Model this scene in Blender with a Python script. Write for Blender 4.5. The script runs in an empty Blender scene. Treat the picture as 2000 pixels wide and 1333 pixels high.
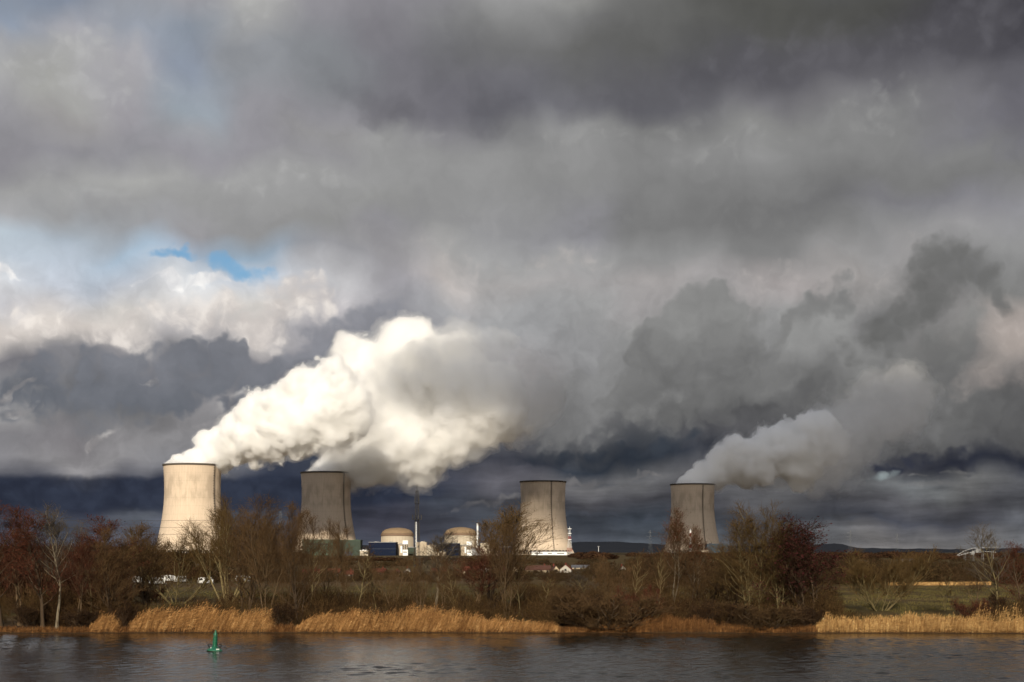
import bpy, bmesh, math, random
import numpy as np
from mathutils import Vector, Matrix, noise as mnoise

scene = bpy.context.scene
COL = scene.collection
R = math.radians
random.seed(7)
rng = np.random.default_rng(7)

# ------------------------------------------------------------------ camera
F = 2778.0            # focal length in photo pixels (2000 px wide photo, 50 mm lens)
HZ = 1075.0           # photo row of the horizon
CH = 13.0             # eye height above the river
cd = bpy.data.cameras.new('camera')
cam = bpy.data.objects.new('camera', cd)
COL.objects.link(cam)
cd.sensor_width = 36.0
cd.lens = 36.0 * F / 2000.0
cam.location = (0, 0, CH)
cam.rotation_euler = (R(90), 0, 0)
cd.shift_y = (HZ - 666.5) / 2000.0
cd.clip_start = 1.0
cd.clip_end = 60000.0
scene.camera = cam

def P(px, py, Y):
    """point seen at photo pixel (px,py) at depth Y"""
    return Vector(((px - 1000.0) / F * Y, Y, CH + (HZ - py) / F * Y))
def GX(px, Y):
    return (px - 1000.0) / F * Y
def lin(c):
    def f(v):
        v /= 255.0
        return v / 12.92 if v <= 0.04045 else ((v + 0.055) / 1.055) ** 2.4
    return tuple(f(v) for v in c)

# ------------------------------------------------------------------ render settings
scene.render.engine = 'CYCLES'
cy = scene.cycles
cy.max_bounces = 40
cy.diffuse_bounces = 2
cy.glossy_bounces = 2
cy.transmission_bounces = 2
cy.volume_bounces = 36
cy.transparent_max_bounces = 64
cy.caustics_reflective = False
cy.caustics_refractive = False
cy.use_denoising = True
cy.denoiser = 'OPENIMAGEDENOISE'
cy.denoising_input_passes = 'RGB_ALBEDO_NORMAL'
cy.denoising_prefilter = 'ACCURATE'
cy.sample_clamp_indirect = 6.0
cy.use_adaptive_sampling = True
cy.adaptive_threshold = 0.02
cy.adaptive_min_samples = 8
cy.volume_step_rate = 1.0
cy.volume_max_steps = 256
vs = scene.view_settings
vs.view_transform = 'Standard'
vs.look = 'None'
vs.exposure = 0.0
vs.gamma = 1.0
vs.use_curve_mapping = False

# ------------------------------------------------------------------ node helper
class NB:
    def __init__(s, tree):
        s.t = tree; s.n = tree.nodes; s.l = tree.links
    def put(s, sock, v):
        if isinstance(v, bpy.types.NodeSocket):
            s.l.new(v, sock)
        elif v is not None:
            if sock.type == 'RGBA' and not hasattr(v, '__len__'):
                v = (v, v, v, 1)
            elif sock.type == 'RGBA' and len(v) == 3:
                v = (*v, 1)
            elif sock.type == 'VECTOR' and not hasattr(v, '__len__'):
                v = (v, v, v)
            sock.default_value = v
    def node(s, typ, ins=None, **props):
        n = s.n.new(typ)
        for k, v in props.items():
            setattr(n, k, v)
        for k, v in (ins or {}).items():
            s.put(n.inputs[k], v)
        return n
    def m(s, op, a, b=None, c=None, clamp=False):
        n = s.n.new('ShaderNodeMath'); n.operation = op; n.use_clamp = clamp
        s.put(n.inputs[0], a); s.put(n.inputs[1], b); s.put(n.inputs[2], c)
        return n.outputs[0]
    def vm(s, op, a, b=None, scale=None):
        n = s.n.new('ShaderNodeVectorMath'); n.operation = op
        s.put(n.inputs[0], a); s.put(n.inputs[1], b)
        if scale is not None: s.put(n.inputs['Scale'], scale)
        return n.outputs['Value'] if op in ('LENGTH', 'DOT_PRODUCT') else n.outputs[0]
    def mix(s, f, a, b, blend='MIX'):
        n = s.n.new('ShaderNodeMix'); n.data_type = 'RGBA'; n.blend_type = blend
        s.put(n.inputs[0], f); s.put(n.inputs[6], a); s.put(n.inputs[7], b)
        return n.outputs[2]
    def mapr(s, v, a, b, c=0.0, d=1.0, smooth=True):
        n = s.n.new('ShaderNodeMapRange'); n.interpolation_type = 'SMOOTHSTEP' if smooth else 'LINEAR'
        s.put(n.inputs[0], v)
        for i, q in enumerate((a, b, c, d)): s.put(n.inputs[1 + i], q)
        return n.outputs[0]
    def noise(s, vec, scale, detail=4, rough=0.5, dim='3D', color=False, dist=0.0, lac=2.0):
        n = s.n.new('ShaderNodeTexNoise'); n.noise_dimensions = dim
        s.put(n.inputs['Vector'], vec); s.put(n.inputs['Scale'], scale)
        s.put(n.inputs['Detail'], detail); s.put(n.inputs['Roughness'], rough)
        s.put(n.inputs['Distortion'], dist); s.put(n.inputs['Lacunarity'], lac)
        return n.outputs['Color' if color else 'Fac']
    def voro(s, vec, scale, feature='F1', dim='2D', smooth=0.5, detail=0.0):
        n = s.n.new('ShaderNodeTexVoronoi'); n.voronoi_dimensions = dim; n.feature = feature
        s.put(n.inputs['Vector'], vec); s.put(n.inputs['Scale'], scale)
        s.put(n.inputs['Detail'], detail)
        if feature == 'SMOOTH_F1': s.put(n.inputs['Smoothness'], smooth)
        return n.outputs['Distance']
    def ramp(s, f, stops, interp='LINEAR'):
        n = s.n.new('ShaderNodeValToRGB'); cr = n.color_ramp; cr.interpolation = interp
        while len(cr.elements) < len(stops): cr.elements.new(0.5)
        for e, (p, c) in zip(cr.elements, stops):
            e.position = p
        for e, (p, c) in zip(cr.elements, stops):
            e.position = p; e.color = (*c, 1) if len(c) == 3 else c
        s.put(n.inputs[0], f)
        return n.outputs[0]

def material(name, rough=0.9, spec=0.2):
    mt = bpy.data.materials.new(name); mt.use_nodes = True
    b = NB(mt.node_tree)
    bs = mt.node_tree.nodes['Principled BSDF']
    bs.inputs['Roughness'].default_value = rough
    bs.inputs['Specular IOR Level'].default_value = spec
    return mt, b, bs

# ------------------------------------------------------------------ sun direction
SUN_EL, SUN_HEAD = 19.0, 3.0     # elevation; heading the light travels, degrees clockwise of straight ahead
ce, se = math.cos(R(SUN_EL)), math.sin(R(SUN_EL))
TO_SUN = Vector((-math.sin(R(SUN_HEAD)) * ce, -math.cos(R(SUN_HEAD)) * ce, se))
sd = bpy.data.lights.new('sun', 'SUN')
sun = bpy.data.objects.new('sun', sd); COL.objects.link(sun)
sd.energy = 5.0
sd.angle = R(0.5)
sd.color = (1.0, 0.90, 0.74)
sun.rotation_euler = (-TO_SUN).to_track_quat('-Z', 'Y').to_euler()
sun.location = (0, -50, 80)
# ------------------------------------------------------------------ sky (world): physical sky seen through layers of cloud
world = bpy.data.worlds.new('World'); scene.world = world
world.use_nodes = True
world.node_tree.nodes.clear()
B = NB(world.node_tree)
SKYK = 0.1      # strength of the background

def sky_st(px, py):
    X = (px - 1000.0) / F; Z = (HZ - py) / F
    return math.atan(X) * F / 1000.0, math.atan2(Z, math.hypot(X, 1.0)) * F / 1000.0

geo = B.node('ShaderNodeTexCoord').outputs['Generated']
sp = B.node('ShaderNodeSeparateXYZ', {0: geo}).outputs
az = B.m('ARCTAN2', sp[0], sp[1])
hyp = B.m('SQRT', B.m('ADD', B.m('MULTIPLY', sp[0], sp[0]), B.m('MULTIPLY', sp[1], sp[1])))
el = B.m('ARCTAN2', sp[2], hyp)
s_ = B.m('MULTIPLY', az, F / 1000.0)
t_ = B.m('MULTIPLY', el, F / 1000.0)
st0 = B.node('ShaderNodeCombineXYZ', {0: s_, 1: t_, 2: 0.0}).outputs[0]

def centred(col, amp):
    return B.vm('MULTIPLY', B.vm('SUBTRACT', col, (0.5, 0.5, 0.5)), (amp[0], amp[1], 0.0))
# broad and fine displacement of the sky coordinates: gives the cloud edges their curl
w1 = centred(B.noise(st0, 5.0, 2, 0.5, '2D', True), (0.17, 0.12))
w2 = centred(B.noise(st0, 16.0, 3, 0.55, '2D', True), (0.075, 0.06))
stS = B.vm('ADD', st0, w1)                # soft
stB = B.vm('ADD', stS, w2)                # billowing
stL = B.vm('ADD', B.vm('ADD', st0, B.vm('SCALE', w1, scale=0.35)), B.vm('SCALE', w2, scale=0.9))

ROWS = [0, 50, 100, 150, 200, 250, 300, 350, 400, 450, 500, 550, 600, 650, 700, 750, 800, 850, 900, 940, 975, 1010, 1055]
XS = [0, 125, 250, 375, 500, 625, 750, 875, 1000, 1125, 1250, 1375, 1500, 1625, 1750, 1875, 2000]
G = {}
G[0]    = [(128,144,168),(135,152,178),(160,163,172),(172,172,172),(152,150,158),(140,138,146),(140,137,147),(160,160,160),(168,168,170),(186,198,208),(188,198,208),(215,220,225),(203,202,206),(232,224,216),(122,120,130),(140,140,145),(170,168,168),(126,124,130),(135,134,138),(58,64,82),(58,63,80),(74,80,94),(80,84,96)]
G[125]  = [(125,140,165),(165,165,175),(170,170,170),(168,168,165),(165,165,162),(152,150,150),(142,140,150),(163,163,163),(160,162,165),(172,182,192),(190,200,212),(200,206,216),(207,204,204),(222,214,206),(135,134,142),(108,110,118),(110,112,118),(128,125,128),(140,138,140),(58,64,82),(58,63,80),(78,82,94),(82,86,97)]
G[250]  = [(146,152,166),(150,160,178),(168,166,176),(164,162,170),(158,154,163),(150,147,157),(142,141,150),(172,172,170),(158,158,158),(156,159,165),(170,190,208),(196,202,212),(214,210,205),(222,215,208),(140,137,144),(115,115,124),(118,118,122),(140,138,140),(150,148,150),(58,64,82),(60,65,82),(84,88,96),(82,86,97)]
G[375]  = [(152,152,161),(132,146,166),(136,150,174),(146,160,178),(150,159,168),(150,154,163),(150,147,158),(160,160,160),(155,155,155),(150,148,155),(166,180,197),(226,228,230),(214,210,207),(190,186,186),(125,125,134),(124,124,133),(145,143,145),(142,141,143),(140,140,144),(56,62,80),(60,66,82),(75,81,92),(82,86,97)]
G[500]  = [(178,178,175),(165,165,165),(142,147,156),(141,146,155),(150,148,158),(148,145,155),(148,145,155),(164,164,164),(153,153,153),(146,146,147),(150,170,188),(205,213,224),(222,218,213),(215,209,205),(130,128,139),(124,124,134),(122,124,132),(115,118,125),(72,78,94),(55,62,80),(58,65,82),(66,73,86),(80,85,95)]
G[625]  = [(146,143,151),(140,138,148),(129,134,142),(126,130,138),(143,141,150),(150,149,150),(148,147,150),(158,158,158),(150,150,150),(145,145,144),(150,150,157),(195,194,196),(196,192,194),(152,150,160),(132,130,142),(125,125,136),(118,120,128),(105,108,116),(72,78,92),(56,62,80),(56,63,80),(66,72,86),(78,83,95)]
G[750]  = [(136,133,143),(126,123,133),(119,117,128),(119,117,128),(128,126,136),(153,153,153),(150,150,150),(152,152,152),(148,148,147),(145,144,148),(155,153,156),(164,162,167),(152,151,160),(145,144,154),(136,135,146),(130,129,140),(120,121,130),(100,104,112),(75,80,92),(58,64,80),(56,62,78),(74,74,86),(76,81,93)]
G[875]  = [(135,134,138),(128,128,130),(112,112,118),(108,106,118),(113,111,123),(132,130,137),(145,145,145),(148,148,148),(145,145,145),(150,150,150),(168,167,166),(184,178,175),(165,165,169),(160,160,165),(150,150,155),(140,139,145),(125,125,132),(105,106,114),(80,83,92),(72,75,88),(68,73,84),(76,78,88),(78,82,93)]
G[1000] = [(150,150,150),(130,130,130),(111,111,112),(107,106,116),(106,106,118),(122,122,126),(142,142,142),(142,142,142),(145,145,146),(146,146,150),(166,166,166),(174,171,170),(165,165,166),(160,161,164),(158,156,157),(150,146,146),(130,128,130),(102,103,108),(74,76,86),(96,95,102),(78,79,86),(74,79,87),(80,83,92)]
G[1125] = [(140,140,138),(116,116,116),(103,103,102),(101,101,106),(114,114,124),(144,144,144),(145,145,145),(141,141,141),(138,137,144),(142,141,150),(160,160,160),(166,164,164),(160,160,160),(150,150,151),(146,146,147),(134,134,135),(116,116,117),(90,91,96),(60,67,78),(112,111,113),(84,84,90),(70,75,84),(80,84,92)]
G[1250] = [(112,112,111),(104,104,103),(99,99,98),(97,96,104),(99,99,109),(126,126,126),(133,133,133),(131,131,131),(125,125,125),(123,123,123),(146,146,146),(165,161,160),(163,160,160),(148,148,148),(140,140,140),(128,128,128),(110,110,110),(88,89,93),(54,61,72),(106,106,108),(84,84,90),(68,75,85),(80,85,92)]
G[1375] = [(90,90,88),(92,92,90),(90,90,91),(88,87,96),(101,100,109),(130,130,130),(141,141,141),(127,127,127),(118,118,118),(118,118,118),(136,136,136),(161,158,158),(142,141,140),(132,132,131),(128,128,128),(120,120,120),(98,98,98),(76,76,84),(62,66,76),(92,92,95),(84,84,90),(74,79,87),(84,88,94)]
G[1500] = [(85,85,82),(87,87,85),(88,87,93),(88,86,96),(118,117,121),(140,140,139),(144,144,144),(129,129,129),(115,115,115),(118,118,118),(127,127,127),(168,162,161),(146,146,146),(144,144,144),(128,128,128),(110,110,110),(82,82,84),(80,80,86),(80,80,84),(90,90,92),(88,88,91),(81,83,89),(92,94,97)]
G[1625] = [(80,80,78),(84,84,82),(88,86,94),(92,90,100),(118,116,122),(135,135,135),(132,132,132),(122,122,122),(113,113,114),(128,128,128),(150,149,149),(164,160,158),(148,147,147),(138,138,138),(124,124,124),(112,112,112),(88,88,89),(95,95,96),(88,88,91),(88,88,90),(82,82,86),(78,80,88),(96,97,100)]
G[1750] = [(78,78,76),(80,80,79),(85,83,92),(105,103,111),(130,130,131),(128,128,128),(128,128,128),(122,122,122),(123,122,130),(140,140,141),(160,158,158),(150,148,147),(125,125,125),(125,125,125),(120,120,120),(114,114,114),(104,104,104),(92,92,92),(56,58,70),(112,115,117),(86,86,90),(77,79,88),(114,112,112)]
G[1875] = [(71,69,78),(75,73,82),(82,80,90),(110,108,117),(119,117,125),(124,123,130),(130,130,130),(122,122,122),(129,128,138),(152,151,152),(135,135,135),(115,115,115),(145,143,142),(140,138,136),(120,120,120),(112,112,112),(104,104,104),(92,92,93),(49,53,66),(110,110,110),(84,84,89),(82,83,91),(116,115,116)]
G[2000] = [(60,58,68),(65,63,73),(77,75,87),(105,103,114),(105,103,116),(111,109,121),(122,122,125),(122,122,122),(144,143,151),(152,152,152),(140,140,140),(125,125,124),(160,152,147),(182,172,166),(186,176,169),(140,136,134),(106,106,106),(92,92,93),(46,50,62),(92,93,97),(82,83,88),(86,88,93),(112,113,116)]
sepS = B.node('ShaderNodeSeparateXYZ', {0: stS}).outputs
T0, T1 = -0.25, 1.35
tn = B.m('DIVIDE', B.m('SUBTRACT', sepS[1], T0), T1 - T0)
grid = None
for x in XS:
    stops = []
    for y, c in zip(ROWS, G[x]):
        if y in (900, 940, 975, 1010) and sum(c) < 260: c = tuple(v * 0.86 for v in c)
        if y <= 150 and x <= 500 and c[2] - c[0] > 14:
            g_ = sum(c) / 3.0; c = tuple(g_ + (v - g_) * 0.6 for v in c)
        if 3 < c[2] - c[0] <= 14 and y < 860:
            g_ = sum(c) / 3.0; c = tuple(g_ + (v - g_) * 0.55 for v in c)
        stops.append(((sky_st(x, y)[1] - T0) / (T1 - T0), lin(c)))
    stops.sort(key=lambda q: q[0])
    # overhead the cover is an even grey; below the horizon it repeats the lowest band
    zen = tuple(0.5 * a + 0.5 * b for a, b in zip(stops[-1][1], (0.20, 0.21, 0.25)))
    stops.append((1.0, zen))
    col_now = B.ramp(tn, stops)
    if grid is None:
        grid = col_now
    else:
        grid = B.mix(B.mapr(sepS[0], sky_st(x - 125, 600)[0], sky_st(x, 600)[0]), grid, col_now)

def rot_src(src, rot):
    """sky coordinates turned by -rot degrees"""
    if rot == 0: return src
    c_, s__ = math.cos(R(rot)), math.sin(R(rot))
    return B.node('ShaderNodeCombineXYZ', {0: B.vm('DOT_PRODUCT', src, (c_, s__, 0)), 1: B.vm('DOT_PRODUCT', src, (-s__, c_, 0))}).outputs[0]
def field(ells, src, blend=0.3):
    """union of ellipses: 0.5 at their middles, 0 on the rim, negative outside"""
    cache = {}; d = None
    for e in ells:
        px, py, rx, ry = e[:4]
        rot = int(round((e[4] if len(e) > 4 else 0) / 15.0)) * 15
        if rot not in cache: cache[rot] = rot_src(src, rot)
        s, t = sky_st(px, py)
        c_, s__ = math.cos(R(rot)), math.sin(R(rot))
        s, t = c_ * s + s__ * t, -s__ * s + c_ * t
        ix, iy = 1000.0 / rx, 1000.0 / ry
        n = B.node('ShaderNodeVectorMath', {0: cache[rot], 1: (ix, iy, 0), 2: (-s * ix, -t * iy, 0)}, operation='MULTIPLY_ADD')
        q = B.vm('DOT_PRODUCT', n.outputs[0], n.outputs[0])
        d = q if d is None else B.m('SMOOTH_MIN', d, q, blend)
    return B.m('MULTIPLY_ADD', d, -0.5, 0.5)
# shared detail fields
puff = B.voro(B.vm('ADD', st0, B.vm('SCALE', w2, scale=0.5)), 24.0, 'F1', '2D', detail=1.3)    # cauliflower cells
fine = B.noise(stL, 22.0, 5, 0.56, '2D')
mid = B.noise(stL, 7.0, 3, 0.55, '2D')
edge = B.m('ADD', B.m('MULTIPLY', B.m('SUBTRACT', 0.42, puff), 0.42), B.m('MULTIPLY', B.m('SUBTRACT', fine, 0.5), 0.32))
tone0 = B.m('ADD', B.m('MULTIPLY', mid, 0.55), B.m('ADD', B.m('MULTIPLY', fine, 0.35), B.m('MULTIPLY', B.m('SUBTRACT', 0.42, puff), 0.18)))
tone_sharp = B.mapr(tone0, 0.32, 0.58)
stF = B.vm('ADD', st0, B.vm('SCALE', w2, scale=0.22))

def layer(base, ells, c_lo, c_hi, soft=0.12, opac=1.0, src=None, rough=1.0, lo=0.0):
    # a vanishing dependence on the layer below keeps the shader compiler working one layer at a time
    src = B.vm('ADD', src or stB, B.node('ShaderNodeCombineXYZ', {0: B.m('MULTIPLY', B.node('ShaderNodeSeparateColor', {0: base}).outputs[0], 1e-7)}).outputs[0])
    f = B.m('MULTIPLY_ADD', edge, rough, field(ells, src))
    a = B.m('MULTIPLY', B.mapr(f, lo, lo + soft), opac)
    return B.mix(a, base, B.mix(tone_sharp, lin(c_lo), lin(c_hi)))

tS = B.node('ShaderNodeSeparateXYZ', {0: stB}).outputs[1]
def heap(base, ells, c_top, c_bot, y0, y1, soft=0.18, opac=0.9, rough=0.55, fade=None, vary=0.7):
    """a cloud heap: crisp billowing outline, tone running from its top (row y0) to its base (row y1), base fading out"""
    src = B.vm('ADD', stB, B.node('ShaderNodeCombineXYZ', {0: B.m('MULTIPLY', B.node('ShaderNodeSeparateColor', {0: base}).outputs[0], 1e-7)}).outputs[0])
    f = B.m('MULTIPLY_ADD', edge, rough, field(ells, src))
    a = B.m('MULTIPLY', B.mapr(f, 0.0, soft), opac)
    if fade:
        a = B.m('MULTIPLY', a, B.mapr(tS, sky_st(1000, fade[1])[1], sky_st(1000, fade[0])[1]))
    g = B.mapr(tS, sky_st(1000, y1)[1], sky_st(1000, y0)[1], 0.0, 1.0, False)
    g = B.m('MULTIPLY_ADD', B.m('SUBTRACT', mid, 0.5), vary * 2.0, g)
    return B.mix(a, base, B.mix(B.m('ADD', g, 0.0, clamp=True), lin(c_bot), lin(c_top)))

# overall texture of the cover
tex = B.m('ADD', B.mapr(mid, 0.25, 0.75, 0.92, 1.08, False), B.m('MULTIPLY', B.m('SUBTRACT', fine, 0.5), 0.13))
tex = B.m('MULTIPLY_ADD', B.m('SUBTRACT', 0.42, puff), 0.03, tex)
# drawn-out streaks close to the horizon
hs = B.noise(B.vm('MULTIPLY', stF, (5.0, 38.0, 1.0)), 1.0, 4, 0.55, '2D')
tex = B.m('MULTIPLY', tex, B.m('MULTIPLY_ADD', B.m('MULTIPLY', B.m('SUBTRACT', hs, 0.48), B.mapr(t_, 0.10, 0.20, 1.0, 0.0)), 1.3, 1.0))
c = B.mix(1.0, grid, B.node('ShaderNodeCombineColor', {0: tex, 1: tex, 2: tex}).outputs[0], 'MULTIPLY')

# gaps where the physical sky shows
nish = B.node('ShaderNodeTexSky', sky_type='NISHITA', sun_disc=False, sun_elevation=R(SUN_EL), sun_rotation=R(180 + SUN_HEAD)).outputs[0]
nish = B.mix(1.0, nish, (SKYK, SKYK, SKYK), 'MULTIPLY')
def gap(base, ells, soft, opac, gain=(1, 1, 1)):
    f = B.m('MULTIPLY_ADD', edge, 0.5, field(ells, stL))
    return B.mix(B.m('MULTIPLY', B.mapr(f, 0.0, soft), opac), base, B.mix(1.0, nish, gain, 'MULTIPLY'))

# upper deck: a dark shelf with paler billows under and beside it
c = layer(c, [(160, 125, 190, 80, 0), (60, 150, 110, 60, 0)], (152, 152, 152), (182, 182, 182), 0.7, 0.55)
c = layer(c, [(500, 15, 95, 40, 0), (160, 68, 90, 26, 15), (38, 148, 44, 18, 0)], (172, 172, 171), (192, 192, 190), 0.8, 0.55)
c = layer(c, [(740, 190, 150, 50, -15), (960, 205, 170, 62, 0), (1200, 190, 200, 58, 0), (1480, 120, 260, 75, 15), (1850, 60, 300, 80, 15), (2000, 130, 150, 60, 15)], (88, 87, 93), (102, 101, 107), 0.8, 0.75, rough=0.45)
c = layer(c, [(1140, 275, 120, 32, 0), (1440, 285, 170, 45, 15), (1720, 205, 110, 42, 15), (1300, 250, 90, 22, 15), (780, 245, 90, 30, 0)], (130, 130, 130), (154, 154, 153), 0.7, 0.6)
c = layer(c, [(1900, 240, 90, 60, -45), (1960, 300, 90, 40, 0)], (104, 103, 113), (120, 119, 127), 0.8, 0.55)
c = layer(c, [(90, 362, 150, 28, 0), (275, 352, 46, 24, 0), (480, 362, 120, 26, 0), (620, 358, 90, 26, 0)], (160, 160, 159), (184, 184, 183), 0.8, 0.6)
c = layer(c, [(250, 430, 260, 34, -15), (620, 450, 260, 36, -15), (900, 430, 150, 40, 0)], (136, 135, 138), (152, 151, 152), 0.9, 0.55)
c = layer(c, [(1200, 430, 200, 40, 0), (1500, 440, 240, 50, 0), (1560, 370, 160, 40, 15)], (106, 106, 107), (124, 124, 124), 0.8, 0.55)
c = layer(c, [(890, 515, 120, 40, 0), (1080, 500, 110, 35, 0), (1480, 545, 110, 26, 15), (1740, 520, 90, 34, 30)], (158, 155, 154), (188, 181, 177), 0.8, 0.6)
# sun-bright cumulus behind
c = layer(c, [(30, 650, 95, 45), (150, 665, 120, 40), (270, 655, 110, 55), (510, 635, 90, 60), (570, 595, 100, 55), (420, 620, 120, 50)], (206, 198, 193), (236, 228, 220), 0.5, 0.8)
c = gap(c, [(345, 498, 72, 14, 0), (470, 522, 80, 28, -15)], 0.5, 0.97, (0.58, 0.79, 0.95))
c = gap(c, [(110, 470, 160, 25, -15), (400, 130, 70, 45, -30), (90, 15, 90, 20, 0)], 0.9, 0.06, (0.9, 0.9, 1.0))
c = layer(c, [(430, 549, 75, 15, 0), (30, 537, 42, 18, -15), (330, 556, 60, 12, 0)], (222, 222, 224), (250, 248, 245), 0.4, 0.95)
# dark stratocumulus over the first plume
c = heap(c, [(660, 655, 100, 55, 30), (730, 640, 90, 70), (600, 700, 90, 50, 15)], (142, 143, 150), (124, 126, 133), 590, 720, 0.32, 0.9, 0.8, (760, 830))
c = heap(c, [(20, 735, 60, 42, 15), (230, 740, 160, 58, 15), (140, 790, 160, 60, 0), (330, 760, 150, 60, 15), (420, 712, 105, 55, 0), (500, 735, 110, 55, 15), (440, 690, 60, 40, 0)], (122, 124, 131), (103, 107, 115), 660, 830, 0.32, 0.95, 0.8, (800, 870))
c = layer(c, [(295, 728, 28, 10, 45), (10, 755, 22, 12, 30), (15, 800, 25, 22, 45), (450, 778, 45, 22, 30), (415, 830, 60, 25, 15), (200, 845, 60, 14, 15)], (150, 146, 146), (206, 202, 198), 0.6, 0.7)
c = layer(c, [(450, 800, 60, 26, 30), (490, 775, 40, 16, 45), (415, 805, 25, 18, 0)], (92, 97, 107), (112, 116, 124), 0.5, 0.8)
# big grey clouds downwind
c = layer(c, [(1740, 780, 400, 190, 15), (1500, 830, 340, 110, 0)], (98, 98, 98), (114, 114, 114), 0.9, 0.75, rough=0.5)
c = heap(c, [(1190, 700, 62, 72), (1120, 780, 100, 85), (1050, 800, 90, 90), (1240, 760, 90, 90)], (148, 148, 148), (118, 118, 118), 640, 860, 0.3, 0.85, 0.5, (850, 910))
c = layer(c, [(1256, 640, 30, 24, 45)], (172, 171, 169), (188, 187, 184), 0.7, 0.7)
c = heap(c, [(1355, 650, 100, 90), (1310, 690, 95, 90), (1440, 665, 72, 90), (1400, 600, 60, 40), (1270, 780, 140, 100, 15), (1400, 780, 170, 90, 15)], (136, 136, 135), (102, 102, 102), 570, 850, 0.26, 0.93, 0.7, (840, 900), 0.5)
c = layer(c, [(1340, 770, 170, 26, 30), (1240, 830, 120, 24, 15)], (128, 128, 128), (142, 142, 141), 0.9, 0.5)
c = heap(c, [(1580, 640, 95, 90, 15), (1640, 720, 140, 100, 30), (1530, 720, 100, 80)], (150, 150, 149), (98, 98, 98), 600, 830, 0.25, 0.9, 0.55, (830, 890), 0.5)
c = heap(c, [(1565, 590, 66, 34, 30), (1525, 630, 26, 46, -15), (1625, 588, 44, 26, -15)], (116, 116, 116), (132, 132, 131), 550, 660, 0.45, 0.85, 0.7)
c = heap(c, [(1760, 760, 190, 110, 30), (1880, 820, 190, 80, 15), (1700, 800, 120, 90, 30), (1990, 840, 90, 70)], (124, 124, 123), (88, 88, 89), 640, 890, 0.35, 0.9, 0.6, (870, 930), 0.6)
c = heap(c, [(1720, 640, 110, 62, 30), (1790, 580, 120, 62, 45), (1870, 510, 90, 50, 15), (1945, 530, 62, 48, -30), (1995, 575, 46, 40, -45)], (116, 116, 115), (98, 98, 97), 470, 690, 0.50, 0.95, 0.75, None, 0.6)
c = heap(c, [(1900, 600, 70, 50, 15), (1850, 660, 90, 50, 30), (1800, 700, 90, 50, 30)], (150, 149, 147), (116, 116, 115), 560, 720, 0.6, 0.8, 0.8)
c = layer(c, [(1985, 690, 95, 95, 0), (1945, 745, 62, 50, 0)], (174, 163, 157), (194, 184, 177), 0.95, 0.85, rough=0.5)
c = heap(c, [(1560, 800, 110, 40, 30), (1430, 835, 130, 46, 15), (1510, 850, 110, 50, 15)], (84, 84, 86), (66, 66, 71), 780, 870, 0.9, 0.85, 0.6)
c = heap(c, [(1690, 850, 110, 60, 30), (1790, 815, 110, 60, 30), (1640, 885, 70, 40, 15)], (120, 120, 120), (92, 92, 93), 770, 910, 0.3, 0.85, 0.7, (890, 950))
# low band of rain-dark cloud over the horizon, with brighter shelves under it
c = layer(c, [(1130, 893, 230, 24, 0), (1300, 880, 120, 22, 15)], (42, 48, 58), (54, 60, 69), 0.6, 0.92, src=stL)
c = layer(c, [(1850, 900, 170, 24, 0), (2050, 900, 140, 30, 0), (1720, 915, 50, 14, 15)], (38, 41, 53), (48, 51, 63), 0.6, 0.95, src=stL)
c = layer(c, [(250, 966, 640, 40, 0), (-200, 975, 300, 45, 0), (640, 960, 260, 36, 0)], (42, 47, 61), (50, 56, 71), 0.3, 0.90, src=stF, rough=0.3)
c = layer(c, [(1150, 932, 75, 9, 0), (1255, 926, 70, 6, 0), (1090, 950, 40, 10, 30), (950, 985, 110, 10, 15)], (104, 102, 103), (124, 121, 121), 0.8, 0.75, src=stL)
c = layer(c, [(1180, 940, 35, 12, 15)], (60, 66, 76), (74, 78, 86), 0.7, 0.7, src=stL)
c = layer(c, [(1720, 932, 36, 11, 15)], (140, 152, 154), (168, 178, 178), 0.7, 0.9, src=stF)
c = layer(c, [(1795, 928, 30, 4, 0), (1870, 922, 40, 5, 0), (1810, 945, 80, 9, 0)], (112, 110, 108), (140, 140, 138), 0.8, 0.75, src=stF)
c = layer(c, [(230, 1012, 60, 10, 15), (330, 1030, 120, 9, 0)], (84, 88, 98), (98, 100, 108), 0.9, 0.7, src=stL)
c = layer(c, [(1150, 1010, 260, 10, 0), (1650, 1015, 220, 10, 0)], (66, 71, 81), (76, 80, 90), 0.9, 0.6, src=stL)

grain = B.m('MULTIPLY_ADD', B.m('SUBTRACT', fine, 0.5), 0.30, B.m('MULTIPLY_ADD', B.m('SUBTRACT', 0.42, puff), 0.09, B.m('MULTIPLY_ADD', B.m('SUBTRACT', mid, 0.5), 0.25, 1.0)))
c = B.mix(B.mapr(t_, 0.44, 0.60, 0.85, 0.0), c, B.mix(1.0, c, B.node('ShaderNodeCombineColor', {0: grain, 1: grain, 2: grain}).outputs[0], 'MULTIPLY'))
# unseen sky behind the viewer, brightened to lift the light on shaded fronts
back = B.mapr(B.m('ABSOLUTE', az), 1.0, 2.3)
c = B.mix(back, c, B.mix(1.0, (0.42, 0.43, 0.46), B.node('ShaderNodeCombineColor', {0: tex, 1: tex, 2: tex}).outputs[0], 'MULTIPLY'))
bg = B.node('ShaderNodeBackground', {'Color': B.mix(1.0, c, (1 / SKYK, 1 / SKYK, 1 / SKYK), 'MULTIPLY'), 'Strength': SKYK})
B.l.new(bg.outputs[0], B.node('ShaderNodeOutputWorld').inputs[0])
world.cycles.sampling_method = 'MANUAL'
world.cycles.sample_map_resolution = 256
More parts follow.
